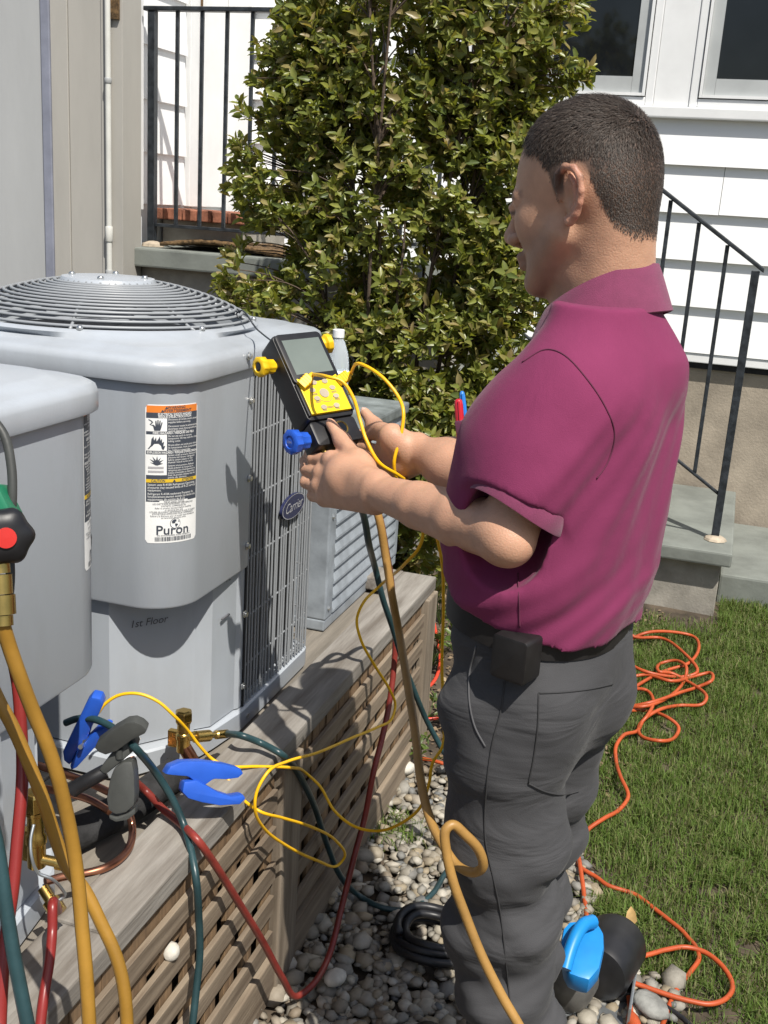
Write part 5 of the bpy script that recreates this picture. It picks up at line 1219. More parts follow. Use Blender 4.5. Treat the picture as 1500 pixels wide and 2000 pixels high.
        for ax in range(3):
            o1, o2 = [(1, 2), (2, 0), (0, 1)][ax]
            sh = [slice(None)] * 3; sh[ax] = slice(0, -1); s2 = [slice(None)] * 3; s2[ax] = slice(1, None)
            ch = neg[tuple(sh)] != neg[tuple(s2)]; e = np.stack(np.nonzero(ch), -1)
            e = e[(e[:, o1] > 0) & (e[:, o2] > 0) & (e[:, o1] < f.shape[o1] - 1) & (e[:, o2] < f.shape[o2] - 1)]
            inside = neg[e[:, 0], e[:, 1], e[:, 2]]
            d1 = np.zeros(3, int); d1[o1] = 1; d2 = np.zeros(3, int); d2[o2] = 1
            q = [vid[tuple((e - a).T)] for a in (d1 * 0, d1, d1 + d2, d2)]
            Q = np.stack(q, -1); Q[~inside] = Q[~inside][:, ::-1]; Fs.append(Q)
        F = np.concatenate(Fs); F = F[(F >= 0).all(1)]
        return V, F
def relax(V, F, it=2, w=.5):
    e = np.concatenate([F[:, [0, 1]], F[:, [1, 2]], F[:, [2, 3]], F[:, [3, 0]]]); n = len(V); cnt = np.bincount(e.ravel(), minlength=n)
    for _ in range(it):
        A = np.zeros_like(V)
        for c in range(3): A[:, c] = np.bincount(e[:, 0], V[e[:, 1], c], n) + np.bincount(e[:, 1], V[e[:, 0], c], n)
        V = V * (1 - w) + w * A / np.maximum(cnt, 1)[:, None]
    return V
def tinted(name, rough, sss=0., bump=0., bscale=200, spec=.45, sheen=0., nscale=90, nlo=.88, nhi=1.10, fold=None):
    """material whose colour comes from the mesh attribute 'tint'"""
    m = bpy.data.materials.new(name); m.use_nodes = True; N, L = m.node_tree.nodes, m.node_tree.links; b = N['Principled BSDF']
    at = N.new('ShaderNodeAttribute'); at.attribute_name = 'tint'; tc = N.new('ShaderNodeTexCoord'); nz = N.new('ShaderNodeTexNoise'); nz.inputs['Scale'].default_value = nscale; nz.inputs['Detail'].default_value = 6
    L.new(tc.outputs['Object'], nz.inputs['Vector']); mr = N.new('ShaderNodeMapRange'); mr.inputs[3].default_value = nlo; mr.inputs[4].default_value = nhi; L.new(nz.outputs['Fac'], mr.inputs[0])
    mx = N.new('ShaderNodeVectorMath'); mx.operation = 'SCALE'; L.new(at.outputs['Color'], mx.inputs[0]); L.new(mr.outputs[0], mx.inputs['Scale']); L.new(mx.outputs[0], b.inputs['Base Color'])
    b.inputs['Roughness'].default_value = rough; b.inputs['Specular IOR Level'].default_value = spec
    if sss: b.inputs['Subsurface Weight'].default_value = sss; b.inputs['Subsurface Radius'].default_value = (1, .35, .2); b.inputs['Subsurface Scale'].default_value = .006
    if sheen: b.inputs['Sheen Weight'].default_value = sheen; b.inputs['Sheen Roughness'].default_value = .4
    if bump:
        n2 = N.new('ShaderNodeTexNoise'); n2.inputs['Scale'].default_value = bscale; n2.inputs['Detail'].default_value = 4; L.new(tc.outputs['Object'], n2.inputs['Vector'])
        bp = N.new('ShaderNodeBump'); bp.inputs['Strength'].default_value = bump; bp.inputs['Distance'].default_value = .0015; L.new(n2.outputs['Fac'], bp.inputs['Height']); L.new(bp.outputs[0], b.inputs['Normal'])
        if fold:                                            # cloth wrinkles below the mesh resolution
            mp = N.new('ShaderNodeMapping'); mp.inputs['Scale'].default_value = fold[1]; mp.inputs['Rotation'].default_value = (.25, .35, .3); L.new(tc.outputs['Object'], mp.inputs['Vector'])
            n3 = N.new('ShaderNodeTexNoise'); n3.inputs['Scale'].default_value = 1.0; n3.inputs['Detail'].default_value = 3; n3.inputs['Distortion'].default_value = 1.2; L.new(mp.outputs[0], n3.inputs['Vector'])
            b3 = N.new('ShaderNodeBump'); b3.inputs['Strength'].default_value = fold[0]; b3.inputs['Distance'].default_value = fold[2]; L.new(n3.outputs['Fac'], b3.inputs['Height']); L.new(b3.outputs[0], bp.inputs['Normal'])
    return m
def set_tint(o, rgb):
    a = o.data.attributes.new('tint', 'FLOAT_COLOR', 'POINT'); c = np.ones((len(o.data.vertices), 4), np.float32); c[:, :3] = rgb; a.data.foreach_set('color', c.ravel())
M_skin = tinted('skin', .5, sss=.10, bump=.4, bscale=420, spec=.4, nscale=45, nlo=.74, nhi=1.20)
M_shirt = tinted('knit_shirt', .88, bump=.35, bscale=900, spec=.15, sheen=.08, nscale=35, nlo=.93, nhi=1.06, fold=(.35, (9, 9, 5), .010))
M_trous = tinted('work_trousers', .85, bump=.3, bscale=700, spec=.2, sheen=.05, nscale=30, nlo=.88, nhi=1.1, fold=(.55, (5, 5, 14), .016))

PHI = math.radians(20); BF = np.array([-math.cos(PHI), math.sin(PHI), 0]); BL = np.array([-math.sin(PHI), -math.cos(PHI), 0]); UP = np.array([0, 0, 1.])
hp_ = math.radians(12); PH = math.radians(21); _hf = np.array([-math.cos(PH), math.sin(PH), 0]); _hl = np.array([-math.sin(PH), -math.cos(PH), 0]); HF = _hf * math.cos(hp_) - UP * math.sin(hp_); HU = UP * math.cos(hp_) + _hf * math.sin(hp_); HL = _hl
EAR = PZ(1118, 385, 1.36); HC = EAR - HL * .078 + HF * .028 + HU * .004
def H(f, l, u): return HC + HF * f + HL * l + HU * u
HR = np.stack([HF, HL, HU], -1)
person = thing('person', 'person in a plum polo shirt and grey trousers reading the manifold gauge', 'person', (-.2, 1.5, 0))

# ---- head and neck
def head():
    A = Field(HC - np.array([.17, .17, .26]), HC + np.array([.19, .17, .18]), .0024)
    A.ell(H(-.012, 0, .040), (.094, .078, .087), HR, .01)
    A.ell(H(-.030, 0, .018), (.074, .074, .078), HR, .02)
    A.ell(H(.036, 0, -.020), (.055, .060, .090), HR, .03)
    for s_ in (-1, 1):
        A.cone(H(.005, s_ * .056, -.045), H(.066, s_ * .022, -.098), .019, .017, .022)
        A.ell(H(.050, s_ * .040, -.022), (.026, .018, .022), HR, .022)
        A.cone(H(.084, s_ * .010, .017), H(.067, s_ * .048, .013), .0125, .0105, .010)
        A.ell(H(.088, s_ * .033, -.004), (.012, .018, .010), HR, .008, cut=True)
        A.ell(H(.079, s_ * .032, -.004), (.0125, .0135, .0125), HR, .003)
        A.ell(H(.080, s_ * .032, .0035), (.0135, .0150, .0065), HR, .004)
        A.cone(H(.104, s_ * .012, -.037), H(.094, s_ * .017, -.035), .0088, .007, .005)
        # ear: helix, inner fold, lobe
        E_ = lambda f, u, o: H(f - .016, s_ * (.070 + o), u)
        A.ell(E_(-.012, -.004, .006), (.018, .006, .029), HR @ np.array([[.9, .436 * s_, 0], [-.436 * s_, .9, 0], [0, 0, 1.]]), .006)
        hel = [(.006, -.004, .006), (.008, .012, .010), (.003, .026, .014), (-.010, .033, .018), (-.024, .029, .021), (-.032, .016, .022), (-.032, 0, .021), (-.027, -.014, .018), (-.018, -.026, .014), (-.007, -.033, .010), (.000, -.028, .007)]
        rs = [.003, .0038, .0044, .0046, .0046, .0046, .0044, .0042, .005, .0062, .004]
        A.chain([E_(*q) for q in hel], rs, .003)
        A.chain([E_(-.014, .022, .015), E_(-.022, .010, .016), E_(-.021, -.006, .015), E_(-.012, -.018, .012)], [.003, .0034, .0034, .003], .003)
        A.ell(E_(-.008, -.004, .014), (.008, .008, .012), HR, .004, cut=True)
    A.cone(H(.090, 0, .010), H(.112, 0, -.029), .0080, .0112, .007)
    A.cone(H(.114, 0, -.032), H(.099, 0, -.042), .0105, .008, .006)
    A.ell(H(.072, 0, -.102), (.022, .024, .017), HR, .014)
    A.cone(H(.090, -.018, -.062), H(.090, .018, -.062), .0072, .0072, .008); A.cone(H(.088, -.016, -.074), H(.088, .016, -.074), .0072, .0072, .007)
    A.cone(H(.099, -.022, -.068), H(.099, .022, -.068), .0026, .0026, .003, cut=True)
    # neck
    nb = PZ(1170, 588, 1.465)
    A.cone(H(-.036, 0, -.050), nb, .048, .055, .025); A.cone(H(-.050, 0, -.02), nb - BF * .026, .042, .050, .03)
    A.cone(H(.004, 0, -.095), nb + BF * .018, .034, .046, .02)
    V, F = A.mesh(); V = relax(V, F, 2, .4); return V, F, nb
HV, HFc, NB = head()

# ---- arms and hands
S_L = PZ(1126, 772, 1.375); E_L = PZ(985, 1042, 1.375); W_L = PZ(752, 965, 1.60)
S_R = S_L - BL * .30 + BF * .085; E_R = PZ(930, 928, 1.64); W_R = PZ(822, 884, 1.72)
def plane_z(x, y, e):
    """optical depth where the pixel ray meets the gauge face pushed out by e"""
    o = np.array(GM @ Vector((0, 0, e))); d = ray(x, y); return (o - CAM_C).dot(gn) / d.dot(gn)
def arms():
    out = []
    lo = np.min([S_L, E_L, W_L, PZ(600, 850, 1.93), PZ(640, 1000, 1.8)], 0) - .075; hi = np.max([S_L, E_L, W_L, PZ(700, 850, 1.7)], 0) + .075
    A = Field(lo, hi, .0027)
    ax = (W_L - E_L) / np.linalg.norm(W_L - E_L); dn = np.array([0, 0, -1.])
    A.cone(S_L, E_L, .046, .0375, .012); A.cone(E_L, E_L * .68 + W_L * .32, .0375, .0385, .012); A.cone(E_L * .68 + W_L * .32, E_L * .32 + W_L * .68, .0385, .0325, .01); A.cone(E_L * .32 + W_L * .68, W_L, .0325, .0265, .01)
    A.ell(E_L + (E_L - S_L) / np.linalg.norm(E_L - S_L) * .012 - ax * .022, (.022, .022, .022), None, .025)
    K = [PZ(646, 898, 1.738), PZ(628, 924, 1.752), PZ(624, 950, 1.752), PZ(634, 975, 1.742)]
    pc0 = PZ(688, 925, 1.685)
    for i, q in enumerate(K): A.cone(W_L * .86 + K[1] * .14 + np.array([0, 0, .012 - .009 * i]), q, .0215, .0125 + .0005 * (3 - i), .014)
    A.ell(PZ(676, 932, 1.695), (.034, .03, .030), None, .02)
    fing = [[K[0], PZ(612, 896, 1.775), PZ(604, 888, 1.81), PZ(622, 876, 1.838)], [K[1], PZ(598, 916, 1.79), PZ(596, 900, 1.82), PZ(618, 888, 1.845)], [K[2], PZ(598, 942, 1.787), PZ(600, 924, 1.815), PZ(622, 908, 1.838)], [K[3], PZ(611, 968, 1.775), PZ(614, 948, 1.80), PZ(632, 930, 1.818)]]
    for i, q in enumerate(fing): A.chain(q, [.0112 - .0008 * (i == 3), .0100 - .0008 * (i == 3), .0088 - .0006 * (i == 3), .0074], .005)
    for q in K: A.ell(q + CU * .002 - CF * .004, (.0115, .0115, .0115), None, .008)
    t3 = plane_z(646, 828, .0035); t2 = plane_z(664, 855, .012)
    th = [PZ(730, 940, 1.65), PZ(702, 900, 1.70), PZ(668, 860, t2), PZ(646, 828, t3)]
    A.chain(th, [.0185, .0150, .0118, .0088], .012); A.ell(PZ(706, 912, 1.695), (.021, .021, .021), None, .016)
    V, F = A.mesh(); out.append((relax(V, F, 1, .4), F)); nailL = (th[3], th[2])
    lo = np.min([E_R, W_R, PZ(690, 870, 1.90), PZ(760, 960, 1.80), PZ(700, 800, 1.7), S_R], 0) - .07; hi = np.max([S_R, E_R, W_R], 0) + .07
    A = Field(lo, hi, .0027)
    A.cone(S_R, E_R, .044, .038, .02); A.cone(E_R, E_R * .6 + W_R * .4, .039, .038, .025); A.cone(E_R * .6 + W_R * .4, W_R, .038, .027, .03)
    K = [PZ(752, 850, 1.765), PZ(740, 882, 1.780), PZ(742, 908, 1.776), PZ(752, 934, 1.765)]
    for i, q in enumerate(K): A.cone(W_R * .88 + K[1] * .12 + np.array([0, 0, .010 - .008 * i]), q, .021, .0135, .014)
    A.ell(PZ(778, 892, 1.75), (.034, .030, .032), None, .02)
    fing = [[K[0], PZ(722, 848, 1.812), PZ(700, 850, 1.832), PZ(682, 852, 1.838)], [K[1], PZ(716, 874, 1.820), PZ(696, 872, 1.838), PZ(678, 868, 1.842)], [K[2], PZ(720, 900, 1.816), PZ(700, 892, 1.834), PZ(684, 884, 1.838)], [K[3], PZ(730, 928, 1.80), PZ(712, 914, 1.816), PZ(698, 902, 1.822)]]
    for i, q in enumerate(fing): A.chain(q, [.0112, .0098, .0088, .0074], .005)
    t3 = plane_z(712, 806, -.010); t2 = plane_z(728, 832, -.004)
    th = [PZ(798, 880, 1.72), PZ(764, 850, 1.715), PZ(733, 832, t2), PZ(713, 806, t3)]
    A.chain(th, [.0180, .0148, .0116, .0086], .012); A.ell(PZ(772, 862, 1.72), (.021, .020, .022), None, .016)
    V, F = A.mesh(); out.append((relax(V, F, 1, .4), F)); nailR = (th[3], th[2])
    return out, nailL, nailR
ARMS, NL_, NR_ = arms()
def body_mesh():
    Vs, Fs, Ts = [], [], []; b = 0
    lo, hi = NB + np.array([-.2, -.24, -.26]), NB + np.array([.2, .24, .02]); A = Field(lo, hi, .006)
    A.cone(NB, NB - UP * .10 - BF * .03, .056, .07, .03); A.cone(NB - UP * .14 - BL * .09 - BF * .02, NB - UP * .14 + BL * .09 - BF * .02, .055, .055, .04); A.cone(NB - UP * .2 - BL * .06 - BF * .02, NB - UP * .2 + BL * .06 - BF * .02, .07, .07, .05)
    V, F = A.mesh(); V = relax(V, F, 2)
    for V_, F_ in [(HV, HFc)] + ARMS + [(V, F)]: Vs.append(V_); Fs.append(F_ + b); b += len(V_)
    V = np.concatenate(Vs); F = np.concatenate(Fs); o = np_obj('body', V, F, M_skin, person, smooth=True)
    T = np.tile(np.array([.50, .285, .185]), (len(V), 1)); q = (V - HC) @ HR; f, l, u = q[:, 0], np.abs(q[:, 1]), q[:, 2]; hd = np.arange(len(V)) < len(HV)
    w = lambda x: np.clip(x, 0, 1)[:, None]
    st = w((.058 - np.abs(u + .085)) / .02 ) * w((f + .005) / .03) * w((.118 - np.hypot(f * .6, l)) / .02); st = st * hd[:, None]
    T = T * (1 - .42 * st) + np.array([.12, .085, .07]) * .42 * st
    lips = w((.012 - np.abs(u + .069)) / .006) * w((f - .088) / .006) * w((.024 - l) / .006) * hd[:, None]; T = T * (1 - .6 * lips) + np.array([.36, .13, .11]) * .6 * lips
    er = w((l - .076) / .012) * w((.04 - np.abs(u)) / .01) * w((.03 - np.abs(f + .028)) / .01) * hd[:, None]; T = T * (1 - .5 * er) + np.array([.52, .21, .15]) * .5 * er
    brow = w((.0065 - np.abs(u - .0185 - .004 * np.cos(l * 60))) / .003) * w((f - .045) / .01) * w((.062 - l) / .008) * w((l - .010) / .004) * hd[:, None]; T = T * (1 - .85 * brow) + np.array([.03, .022, .018]) * .85 * brow
    eye = w((.0042 - np.abs(u + .0055)) / .0025) * w((f - .064) / .004) * w((.019 - np.abs(l - .034)) / .004) * hd[:, None]; T = T * (1 - .8 * eye) + np.array([.05, .03, .025]) * .8 * eye
    hair = (hair_mask(f, l, u) * hd)[:, None]; T = T * (1 - .86 * hair) + np.array([.035, .028, .024]) * .86 * hair
    palm = 0
    # knuckle and joint redness away from the head
    red = ((1 - hd) * (.5 + .5 * np.sin(V[:, 0] * 90) * np.sin(V[:, 1] * 80) * np.sin(V[:, 2] * 85)))[:, None]; T = T * (1 - .12 * red) + np.array([.52, .22, .15]) * .12 * red
    set_tint(o, T); return o
def hair_mask(f, l, u):
    """1 on the scalp, 0 on the face, soft edge"""
    low = np.interp(f, [-.12, -.085, -.066, -.058, -.050, -.038, -.022, -.016, -.004, .004, .018, .045, .065, .08], [-.064, -.060, -.044, -.010, .022, .036, .030, .0, -.006, .030, .054, .068, .084, .09])
    low = np.where((f > .01) & (l < .052), np.maximum(low, .082), low)
    d = np.minimum(u - low, .094 - .35 * np.clip(l - .03, 0, 1) - f)
    return np.clip(d / .016 + .35, 0, 1)
body_o = body_mesh()

def hair():
    bm_ = np.arange(len(HFc)); ctr = HV[HFc].mean(1); q = (ctr - HC) @ HR; m = hair_mask(q[:, 0], np.abs(q[:, 1]), q[:, 2])
    nrm = np.cross(HV[HFc[:, 2]] - HV[HFc[:, 0]], HV[HFc[:, 3]] - HV[HFc[:, 1]]); ar = np.linalg.norm(nrm, axis=1); nrm /= ar[:, None] + 1e-12
    ear = (np.abs(q[:, 1]) > .074) & (np.abs(q[:, 2]) < .042) & (np.abs(q[:, 0] + .028) < .03)
    p = ar * m * ~ear * (q[:, 2] > -.085); p /= p.sum(); n = 26000; i = RNG.choice(len(p), n, p=p)
    c = HFc[i]; w = RNG.dirichlet((1, 1, 1, 1), n); root = np.einsum('nk,nkj->nj', w, HV[c]); N_ = nrm[i]; qq = (root - HC) @ HR
    top = np.clip((qq[:, 2] - .03) / .07, 0, 1); L_ = (.0034 + .012 * top) * RNG.uniform(.7, 1.25, n)
    flow = -HF[None] * .15 + (HF * .9)[None] * (top * .8)[:, None] - HU[None] * (1 - top)[:, None] * 1.1 + RNG.normal(0, .2, (n, 3)) + HL[None] * (np.sign(qq[:, 1]) * .2)[:, None]
    flow -= N_ * (flow * N_).sum(1)[:, None]; flow /= np.linalg.norm(flow, axis=1)[:, None] + 1e-9
    S = np.cross(N_, flow); wd = .00055
    d1 = N_ * .36 + flow * .9; d2 = N_ * .12 + flow
    p0 = root - N_ * .001; p1 = root + d1 * (L_ * .5)[:, None]; p2 = p1 + d2 * (L_ * .55)[:, None]
    V = np.stack([p0 - S * wd, p0 + S * wd, p1 - S * wd * .8, p1 + S * wd * .8, p2], 1)
    F = (np.arange(n)[:, None, None] * 5 + np.array([[0, 1, 3], [0, 3, 2], [2, 3, 4]])[None]).reshape(-1, 3)
    M_h = multi_tone('short_hair', [(.03, .022, .017), (.048, .034, .026), (.02, .016, .013), (.065, .047, .036), (.036, .027, .021), (.10, .085, .072)], .6, 1, 0, .3)
    o = np_obj('hair', V.reshape(-1, 3), F, M_h, person); o['kind'] = 'stuff'
hair()
def nail(tip, prev, nm='thumb_nail'):
    d = (tip - prev) / np.linalg.norm(tip - prev); up = -CF + CU * .3; up -= d * up.dot(d); up /= np.linalg.norm(up); s_ = np.cross(d, up); c = tip + up * .0079 + d * .001
    V, F = [], []
    for i in range(7):
        for j in range(6):
            t, k = i / 6 * 2 - 1, j / 5 * 2 - 1; w_ = .0058 * math.sqrt(max(.12, 1 - abs(k) ** 3.5 * .85)); V.append(c + s_ * t * w_ + d * k * .0068 - up * (.0026 * t * t + .0012 * max(0, k) ** 2))
    F = [(i * 6 + j, (i + 1) * 6 + j, (i + 1) * 6 + j + 1, i * 6 + j + 1) for i in range(6) for j in range(5)]
    mesh_obj(nm, V, F, mat('nail', (.62, .40, .32), .3, var=.05), person, smooth=True)
nail(*NL_); nail(*NR_)

# ---- polo shirt
TC = P(1120, 800, D=1.475)                       # torso axis at chest height
def tsec(z, a, b, of=0., ol=0.): q = TC + BF * of + BL * ol; return (z, q[0], q[1], a, b)
def folds(x, y, z):
    u = (x - TC[0]) * BF[0] + (y - TC[1]) * BF[1]; v = (x - TC[0]) * BL[0] + (y - TC[1]) * BL[1]
    back = np.clip((-u + .02) / .10, 0, 1)
    d = -.0040 * back * np.clip((1.36 - z) / .08, 0, 1) * np.sin(46 * (v + .55 * (z - 1.2)) + 2.2 * np.sin(9 * z + 4 * v)) ** 3 * np.clip((z - .98) / .1, 0, 1)
    d += -.0045 * np.clip((1.15 - z) / .10, 0, 1) * np.sin(52 * (z + .30 * u) + 3 * np.sin(8 * v + 6 * u)) ** 3 * np.clip((z - .96) / .03, 0, 1)
    d += -.003 * np.sin(21 * u + 14 * z + 3 * np.sin(11 * v)) * np.sin(17 * v - 11 * z)
    return d
def shirt():
    lo = TC + np.array([-.36, -.36, -.40 - (TC[2] - 1.28)]); hi = TC + np.array([.30, .34, 0]); lo[2], hi[2] = .90, 1.56
    A = Field(lo, hi, .0042)
    A.loft([tsec(.97, .108, .152, -.004), tsec(1.01, .118, .160, .0), tsec(1.05, .128, .169, .006), tsec(1.095, .134, .176, .010), tsec(1.15, .134, .180, .008), tsec(1.22, .132, .182, .004), tsec(1.28, .127, .178, -.002), tsec(1.335, .106, .156, -.018), tsec(1.375, .083, .122, -.028), tsec(1.41, .068, .086, -.028), tsec(1.44, .060, .066, -.024)], BF, BL, .02)
    for s_, S in ((1, S_L), (-1, S_R)):
        A.cone(NB - UP * .075 - BF * .016, S + UP * .0, .050, .050, .05); A.cone(NB - UP * .006 - BF * .018, NB - UP * .09 - BF * .045, .050, .076, .03)
    uL = (E_L - S_L) / np.linalg.norm(E_L - S_L); cuff = S_L * .22 + E_L * .78; ax = uL
    A.half(TC * np.array([1, 1, 0]) + UP * 1.030, -UP + BF * .27)
    B = Field(lo, hi, .0042)
    B.cone(S_L - UP * .002, S_L + uL * .12, .056, .066, .02); B.cone(S_L + uL * .10, S_L + uL * .34, .066, .069, .02)
    B.half(cuff, ax)
    uR = (E_R - S_R) / np.linalg.norm(E_R - S_R); B.cone(S_R, S_R + uR * .24, .070, .068, .03)
    h_ = np.clip(.5 + .5 * (A.f - B.f) / .022, 0, 1); A.f = (A.f * (1 - h_) + B.f * h_ - .022 * h_ * (1 - h_)).astype(np.float32)
    A.warp(folds)
    A.cone(cuff - ax * .006, cuff + ax * .06, .054, .060, .004, cut=True)
    # neck opening
    A.cone(NB - UP * .03, NB + UP * .12, .060, .066, .006, cut=True)
    V, F = A.mesh(); V = relax(V, F, 2, .5); o = np_obj('polo_shirt', V, F, M_shirt, person, smooth=True)
    T = np.tile(np.array([.185, .030, .084]), (len(V), 1)); set_tint(o, T); return o, cuff, ax
shirt_o, CUFF, CUAX = shirt()

# ---- trousers
HC0 = P(1054, 1255, D=1.475)
FT_L = np.array([HC0[0] + .055, HC0[1] - .055, .0]); FT_R = np.array([HC0[0] - .010, HC0[1] + .145, .0])
def trousers():
    def ts(z, a, b, of=0.): q = HC0 + BF * of; return (z, q[0], q[1], a, b)
    lo = np.array([HC0[0] - .30, HC0[1] - .30, .02]); hi = np.array([HC0[0] + .28, HC0[1] + .36, 1.09])
    A = Field(lo, hi, .0046)
    A.loft([ts(.80, .086, .140, -.004), ts(.86, .100, .148, -.008), ts(.92, .108, .151, -.008), ts(.975, .109, .150, -.002), ts(1.02, .107, .147, .002), ts(1.065, .106, .146, .004)], BF, BL, .03)
    A.half(HC0 * np.array([1, 1, 0]) + UP * 1.032, UP - BF * .14)
    for s_, ft in ((1, FT_L), (-1, FT_R)):
        hip = HC0 + BL * s_ * .078 - BF * .005; hip[2] = .86
        kn = (hip * .45 + ft * .55) + BF * .022; kn[2] = .50; an = ft + UP * .07 - BF * .004
        A.cone(hip, hip * .5 + kn * .5, .090, .084, .03); A.cone(hip * .5 + kn * .5, kn, .086, .075, .03); A.cone(kn, kn * .5 + an * .5 - BF * .010, .075, .073, .03); A.cone(kn * .5 + an * .5 - BF * .010, an, .073, .070, .02)
    A.ell(HC0 - BF * .055 + BL * .08 - UP * .075, (.056, .060, .075), None, .04); A.ell(HC0 - BF * .055 - BL * .08 - UP * .075, (.056, .060, .075), None, .04)
    def wr(x, y, z):
        u = (x - HC0[0]) * BF[0] + (y - HC0[1]) * BF[1]; v = (x - HC0[0]) * BL[0] + (y - HC0[1]) * BL[1]
        amp = .0105 * (.35 + .65 * np.clip((.86 - z) / .12, 0, 1))
        s1 = np.sin(58 * (z + .42 * u) + 2.6 * np.sin(9 * u + 5 * z) + 1.5 * np.sin(13 * v))
        s2 = np.sin(41 * (z - .55 * u) + 3 * np.sin(7 * v + 3 * z))
        return -amp * (np.abs(s1) ** 1.5 * np.sign(s1) * .9 + .7 * np.abs(s2) ** 2 * np.sign(s2)) * (.45 + .55 * np.sin(6 * z + 5 * u + 2 * np.sin(9 * z))) - .003 * np.sin(15 * z + 9 * u)
    A.warp(wr)
    V, F = A.mesh(); V = relax(V, F, 1, .5); o = np_obj('trousers', V, F, M_trous, person, smooth=True)
    set_tint(o, np.tile(np.array([.056, .056, .059]), (len(V), 1))); return o
trous_o = trousers()
def shoe(ft):
    A = Field(ft + np.array([-.26, -.2, -.01]), ft + np.array([.2, .24, .16]), .006)
    A.cone(ft - BF * .04 + UP * .05, ft + BF * .05 + UP * .045, .045, .046, .03); A.cone(ft + BF * .05 + UP * .042, ft + BF * .155 + UP * .036, .046, .038, .03); A.cone(ft - BF * .03 + UP * .05, ft - BF * .02 + UP * .12, .05, .052, .03)
    A.half(ft + UP * .008, (0, 0, -1)); V, F = A.mesh(); np_obj('shoe', relax(V, F, 2), F, M_black, person, smooth=True)
shoe(FT_L); shoe(FT_R)

# ---- belt with a holster, collar, seams, pocket and pens
def ring_strip(name, secs, m_, parent, n=64, p=2.3):
    """closed strip through sections (centre, a, b, zoff(angle))"""
    V, F = [], []
    for c, a, b, zf in secs:
        for k in range(n):
            t = 2 * math.pi * k / n; ct, st = math.cos(t), math.sin(t); r = (abs(ct / a) ** p + abs(st / b) ** p) ** (-1 / p)
            V.append(c + BF * r * ct + BL * r * st + UP * zf(t))
    for i in range(len(secs)):
        j = (i + 1) % len(secs)
        for k in range(n): F.append((i * n + k, i * n + (k + 1) % n, j * n + (k + 1) % n, j * n + k))
    return mesh_obj(name, V, F, m_, parent, smooth=True, auto=50)
bz = HC0.copy(); bz[2] = 1.017; tl = lambda t: .018 * math.cos(t)
M_belt = mat('black_belt', (.014, .013, .013), .5, var=.2, scale=30)
ring_strip('belt', [(bz + BF * .003, .113, .153, lambda t: -.021 + tl(t)), (bz + BF * .003, .117, .157, lambda t: -.019 + tl(t)), (bz + BF * .003, .117, .157, lambda t: .019 + tl(t)), (bz + BF * .003, .113, .153, lambda t: .021 + tl(t))], M_belt, person)
def skin_ray(objs):
    vs, fs = [], []; b = 0
    for o in objs:
        me = o.data; n = len(me.vertices); v = np.empty(n * 3, np.float32); me.vertices.foreach_get('co', v); vs += [tuple(q) for q in v.reshape(-1, 3)]
        f = np.empty(len(me.loops), np.int32); me.loops.foreach_get('vertex_index', f); fs += [tuple(b + i for i in q) for q in f.reshape(-1, 4).tolist()]; b += n
    return BVHTree.FromPolygons(vs, fs)
BV_S, BV_T = skin_ray([shirt_o]), skin_ray([trous_o])
def on_surf(bv, px, py, lift=.0006):
    d = Vector(ray(px, py)).normalized(); h = bv.ray_cast(Vector(CAM_C), d)
    return None if h[0] is None else np.array(h[0]) + np.array(h[1]) * lift
def seam(bv, pix, r, m_, name='seam'):
    sp = spline([np.array([x, y, 0.]) for x, y in pix], 10); pts = [on_surf(bv, q[0], q[1], r * .35) for q in sp]; pts = [q for q in pts if q is not None]
    if len(pts) > 3:
        pts = np.array(pts); 
        keep = [0] + [i for i in range(1, len(pts)) if np.linalg.norm(pts[i] - pts[i - 1]) < .06]
        pts = pts[keep]
        for _ in range(2): pts[1:-1] = (pts[:-2] + 2 * pts[1:-1] + pts[2:]) / 4
        MB().tube(pts, r, 6).build(name, m_, person, smooth=True)
M_seamS = mat('shirt_seam', (.122, .022, .056), .9, var=.1); M_seamT = mat('trouser_seam', (.036, .036, .038), .9, var=.1); M_pipe = mat('pocket_edge', (.085, .085, .09), .85, var=.1)
seam(BV_S, [(1020, 708), (1065, 683), (1100, 692), (1150, 745), (1185, 800), (1200, 845), (1188, 900), (1165, 935)], .0011, M_seamS)
seam(BV_S, [(1012, 1120), (1014, 1180), (1015, 1225)], .0011, M_seamS)
seam(BV_T, [(930, 1262), (918, 1310), (917, 1370), (928, 1420), (948, 1458)], .0014, M_pipe, 'pocket_edge')
seam(BV_T, [(988, 1300), (980, 1380), (962, 1450), (950, 1540), (948, 1640), (965, 1720), (980, 1800), (990, 1900), (1000, 1990)], .0012, M_seamT)
seam(BV_T, [(1052, 1354), (1050, 1420), (1042, 1480), (1032, 1530)], .0012, M_seamT); seam(BV_T, [(1052, 1354), (1100, 1352), (1150, 1346), (1196, 1336)], .0012, M_seamT); seam(BV_T, [(1032, 1530), (1065, 1546), (1100, 1552), (1130, 1545)], .0014, M_seamT)
hs = on_surf(BV_T, 1018, 1282, .002)
if hs is not None:
    M_ = aim(hs + BL * .022 + UP * .006, tuple(BL)); hl = MB().prism(rrect(-.026, .026, -.030, .030, .006, 4), M_, -.03, .012).build('holster', M_belt, person, smooth=True, auto=40, bevel=.004)
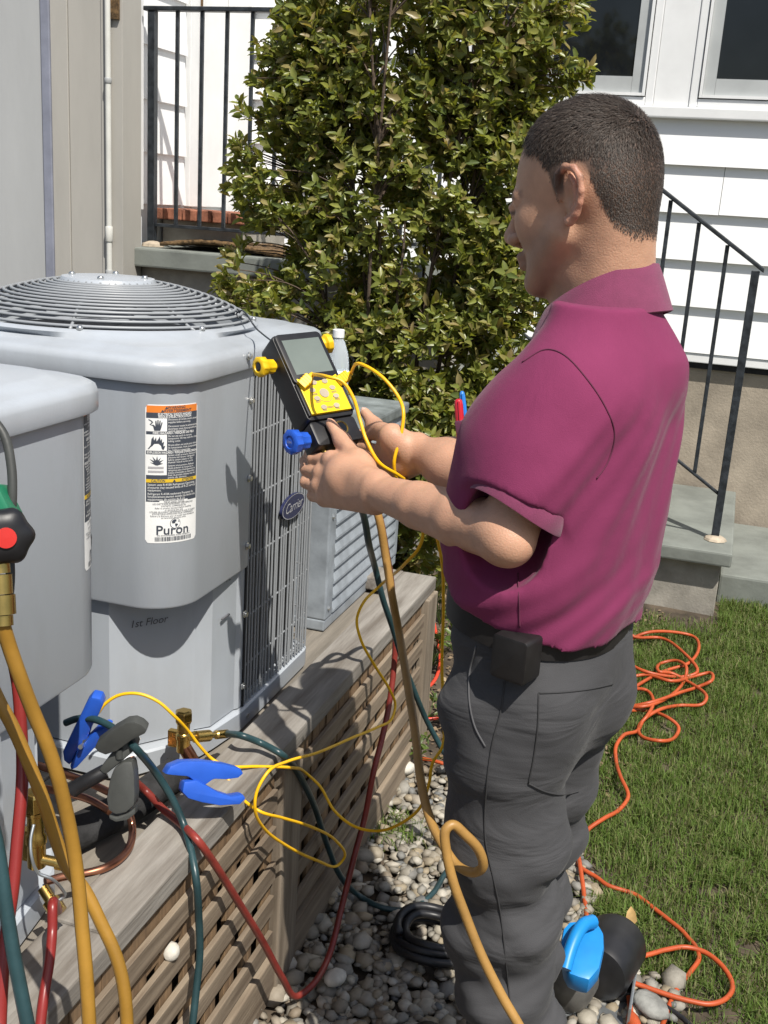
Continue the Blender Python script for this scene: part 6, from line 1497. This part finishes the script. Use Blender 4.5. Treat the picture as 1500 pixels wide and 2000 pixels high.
# collar: a folded band, higher at the back
def collar():
    c = NB - BF * .000
    def zf(base, drop): return lambda t: base + .022 - (drop + .026) * (0.5 + .5 * math.cos(t)) ** 1.2 
    ring_strip('collar', [(c + UP * .006, .066, .064, zf(-.006, .052)), (c + UP * .006 - BF * .001, .068, .066, zf(.026, .056)), (c + UP * .004, .073, .071, zf(.030, .057)), (c, .080, .078, zf(.020, .060)), (c - BF * .003, .096, .094, zf(-.024, .060)), (c - BF * .003, .0935, .0915, zf(-.026, .060)), (c, .078, .076, zf(.008, .058))], M_collar, person, 72, 2.0)
M_collar = mat('collar_knit', (.185, .030, .084), .85, var=.08, scale=35, bump=.3, bscale=900, sheen=.2)
collar()
# ribbed cuff band at the sleeve mouth
Mc = aim(CUFF, tuple(CUAX)); cv, cf = [], []; prof = [(.0630, -.014), (.0655, -.008), (.0662, .013), (.0655, .015), (.0638, .014), (.0625, -.01)]
for r_, z_ in prof:
    for k in range(48):
        a = 2 * math.pi * k / 48; rr = r_ * (1 + .008 * math.cos(2 * a + .6)); cv.append(tuple(Mc @ Vector((rr * math.cos(a), rr * math.sin(a), z_ + .004 * math.cos(2 * a)))))
for i in range(len(prof)):
    for k in range(48): cf.append((i * 48 + k, i * 48 + (k + 1) % 48, ((i + 1) % 6) * 48 + (k + 1) % 48, ((i + 1) % 6) * 48 + k))
mesh_obj('sleeve_cuff', cv, cf, M_collar, person, smooth=True, auto=60)
# chest pocket standing away from the body, with two pens
pk0 = [PZ(x, y, z) for x, y, z in ((886, 822, 1.50), (950, 816, 1.46), (952, 880, 1.46), (898, 886, 1.50))]
pn_ = np.cross(pk0[1] - pk0[0], pk0[3] - pk0[0]); pn_ /= np.linalg.norm(pn_); pn_ = pn_ if pn_.dot(BF) < 0 else -pn_
pk = MB(); pk.add([tuple(q) for q in pk0] + [tuple(q + pn_ * .012) for q in pk0], [(0, 1, 2, 3), (7, 6, 5, 4), (0, 4, 5, 1), (1, 5, 6, 2), (2, 6, 7, 3), (3, 7, 4, 0)])
o = pk.build('chest_pocket', M_collar, person, smooth=True, auto=40, bevel=.003)
def pen(a, b, r, m_, label):
    a, b = np.array(a), np.array(b); t = thing('pen', label, 'pen', a, None); d = b - a; n = np.linalg.norm(d)
    MB().lathe([(r * .8, 0), (r, .004), (r, n * .9), (r * .8, n - .002), (r * .4, n), (0, n)], 14, aim(a, d)).build('barrel', m_, t, smooth=True, auto=45)
    s_ = np.cross(d / n, CF); s_ /= np.linalg.norm(s_)
    MB().tube([b - d / n * .004 - CF * r * 1.1, b - d / n * .05 - CF * r * 1.25], .0016, 6).build('clip', m_, t)
pen(PZ(903, 900, 1.506), PZ(895, 779, 1.500), .0062, mat('red_pen', (.50, .02, .035), .35, var=.05), 'red capped pen standing in the shirt pocket')
pen(PZ(916, 895, 1.512), PZ(902, 764, 1.512), .0042, mat('blue_pen', (.03, .20, .62), .35, var=.05), 'slim blue pen behind the red one in the shirt pocket')
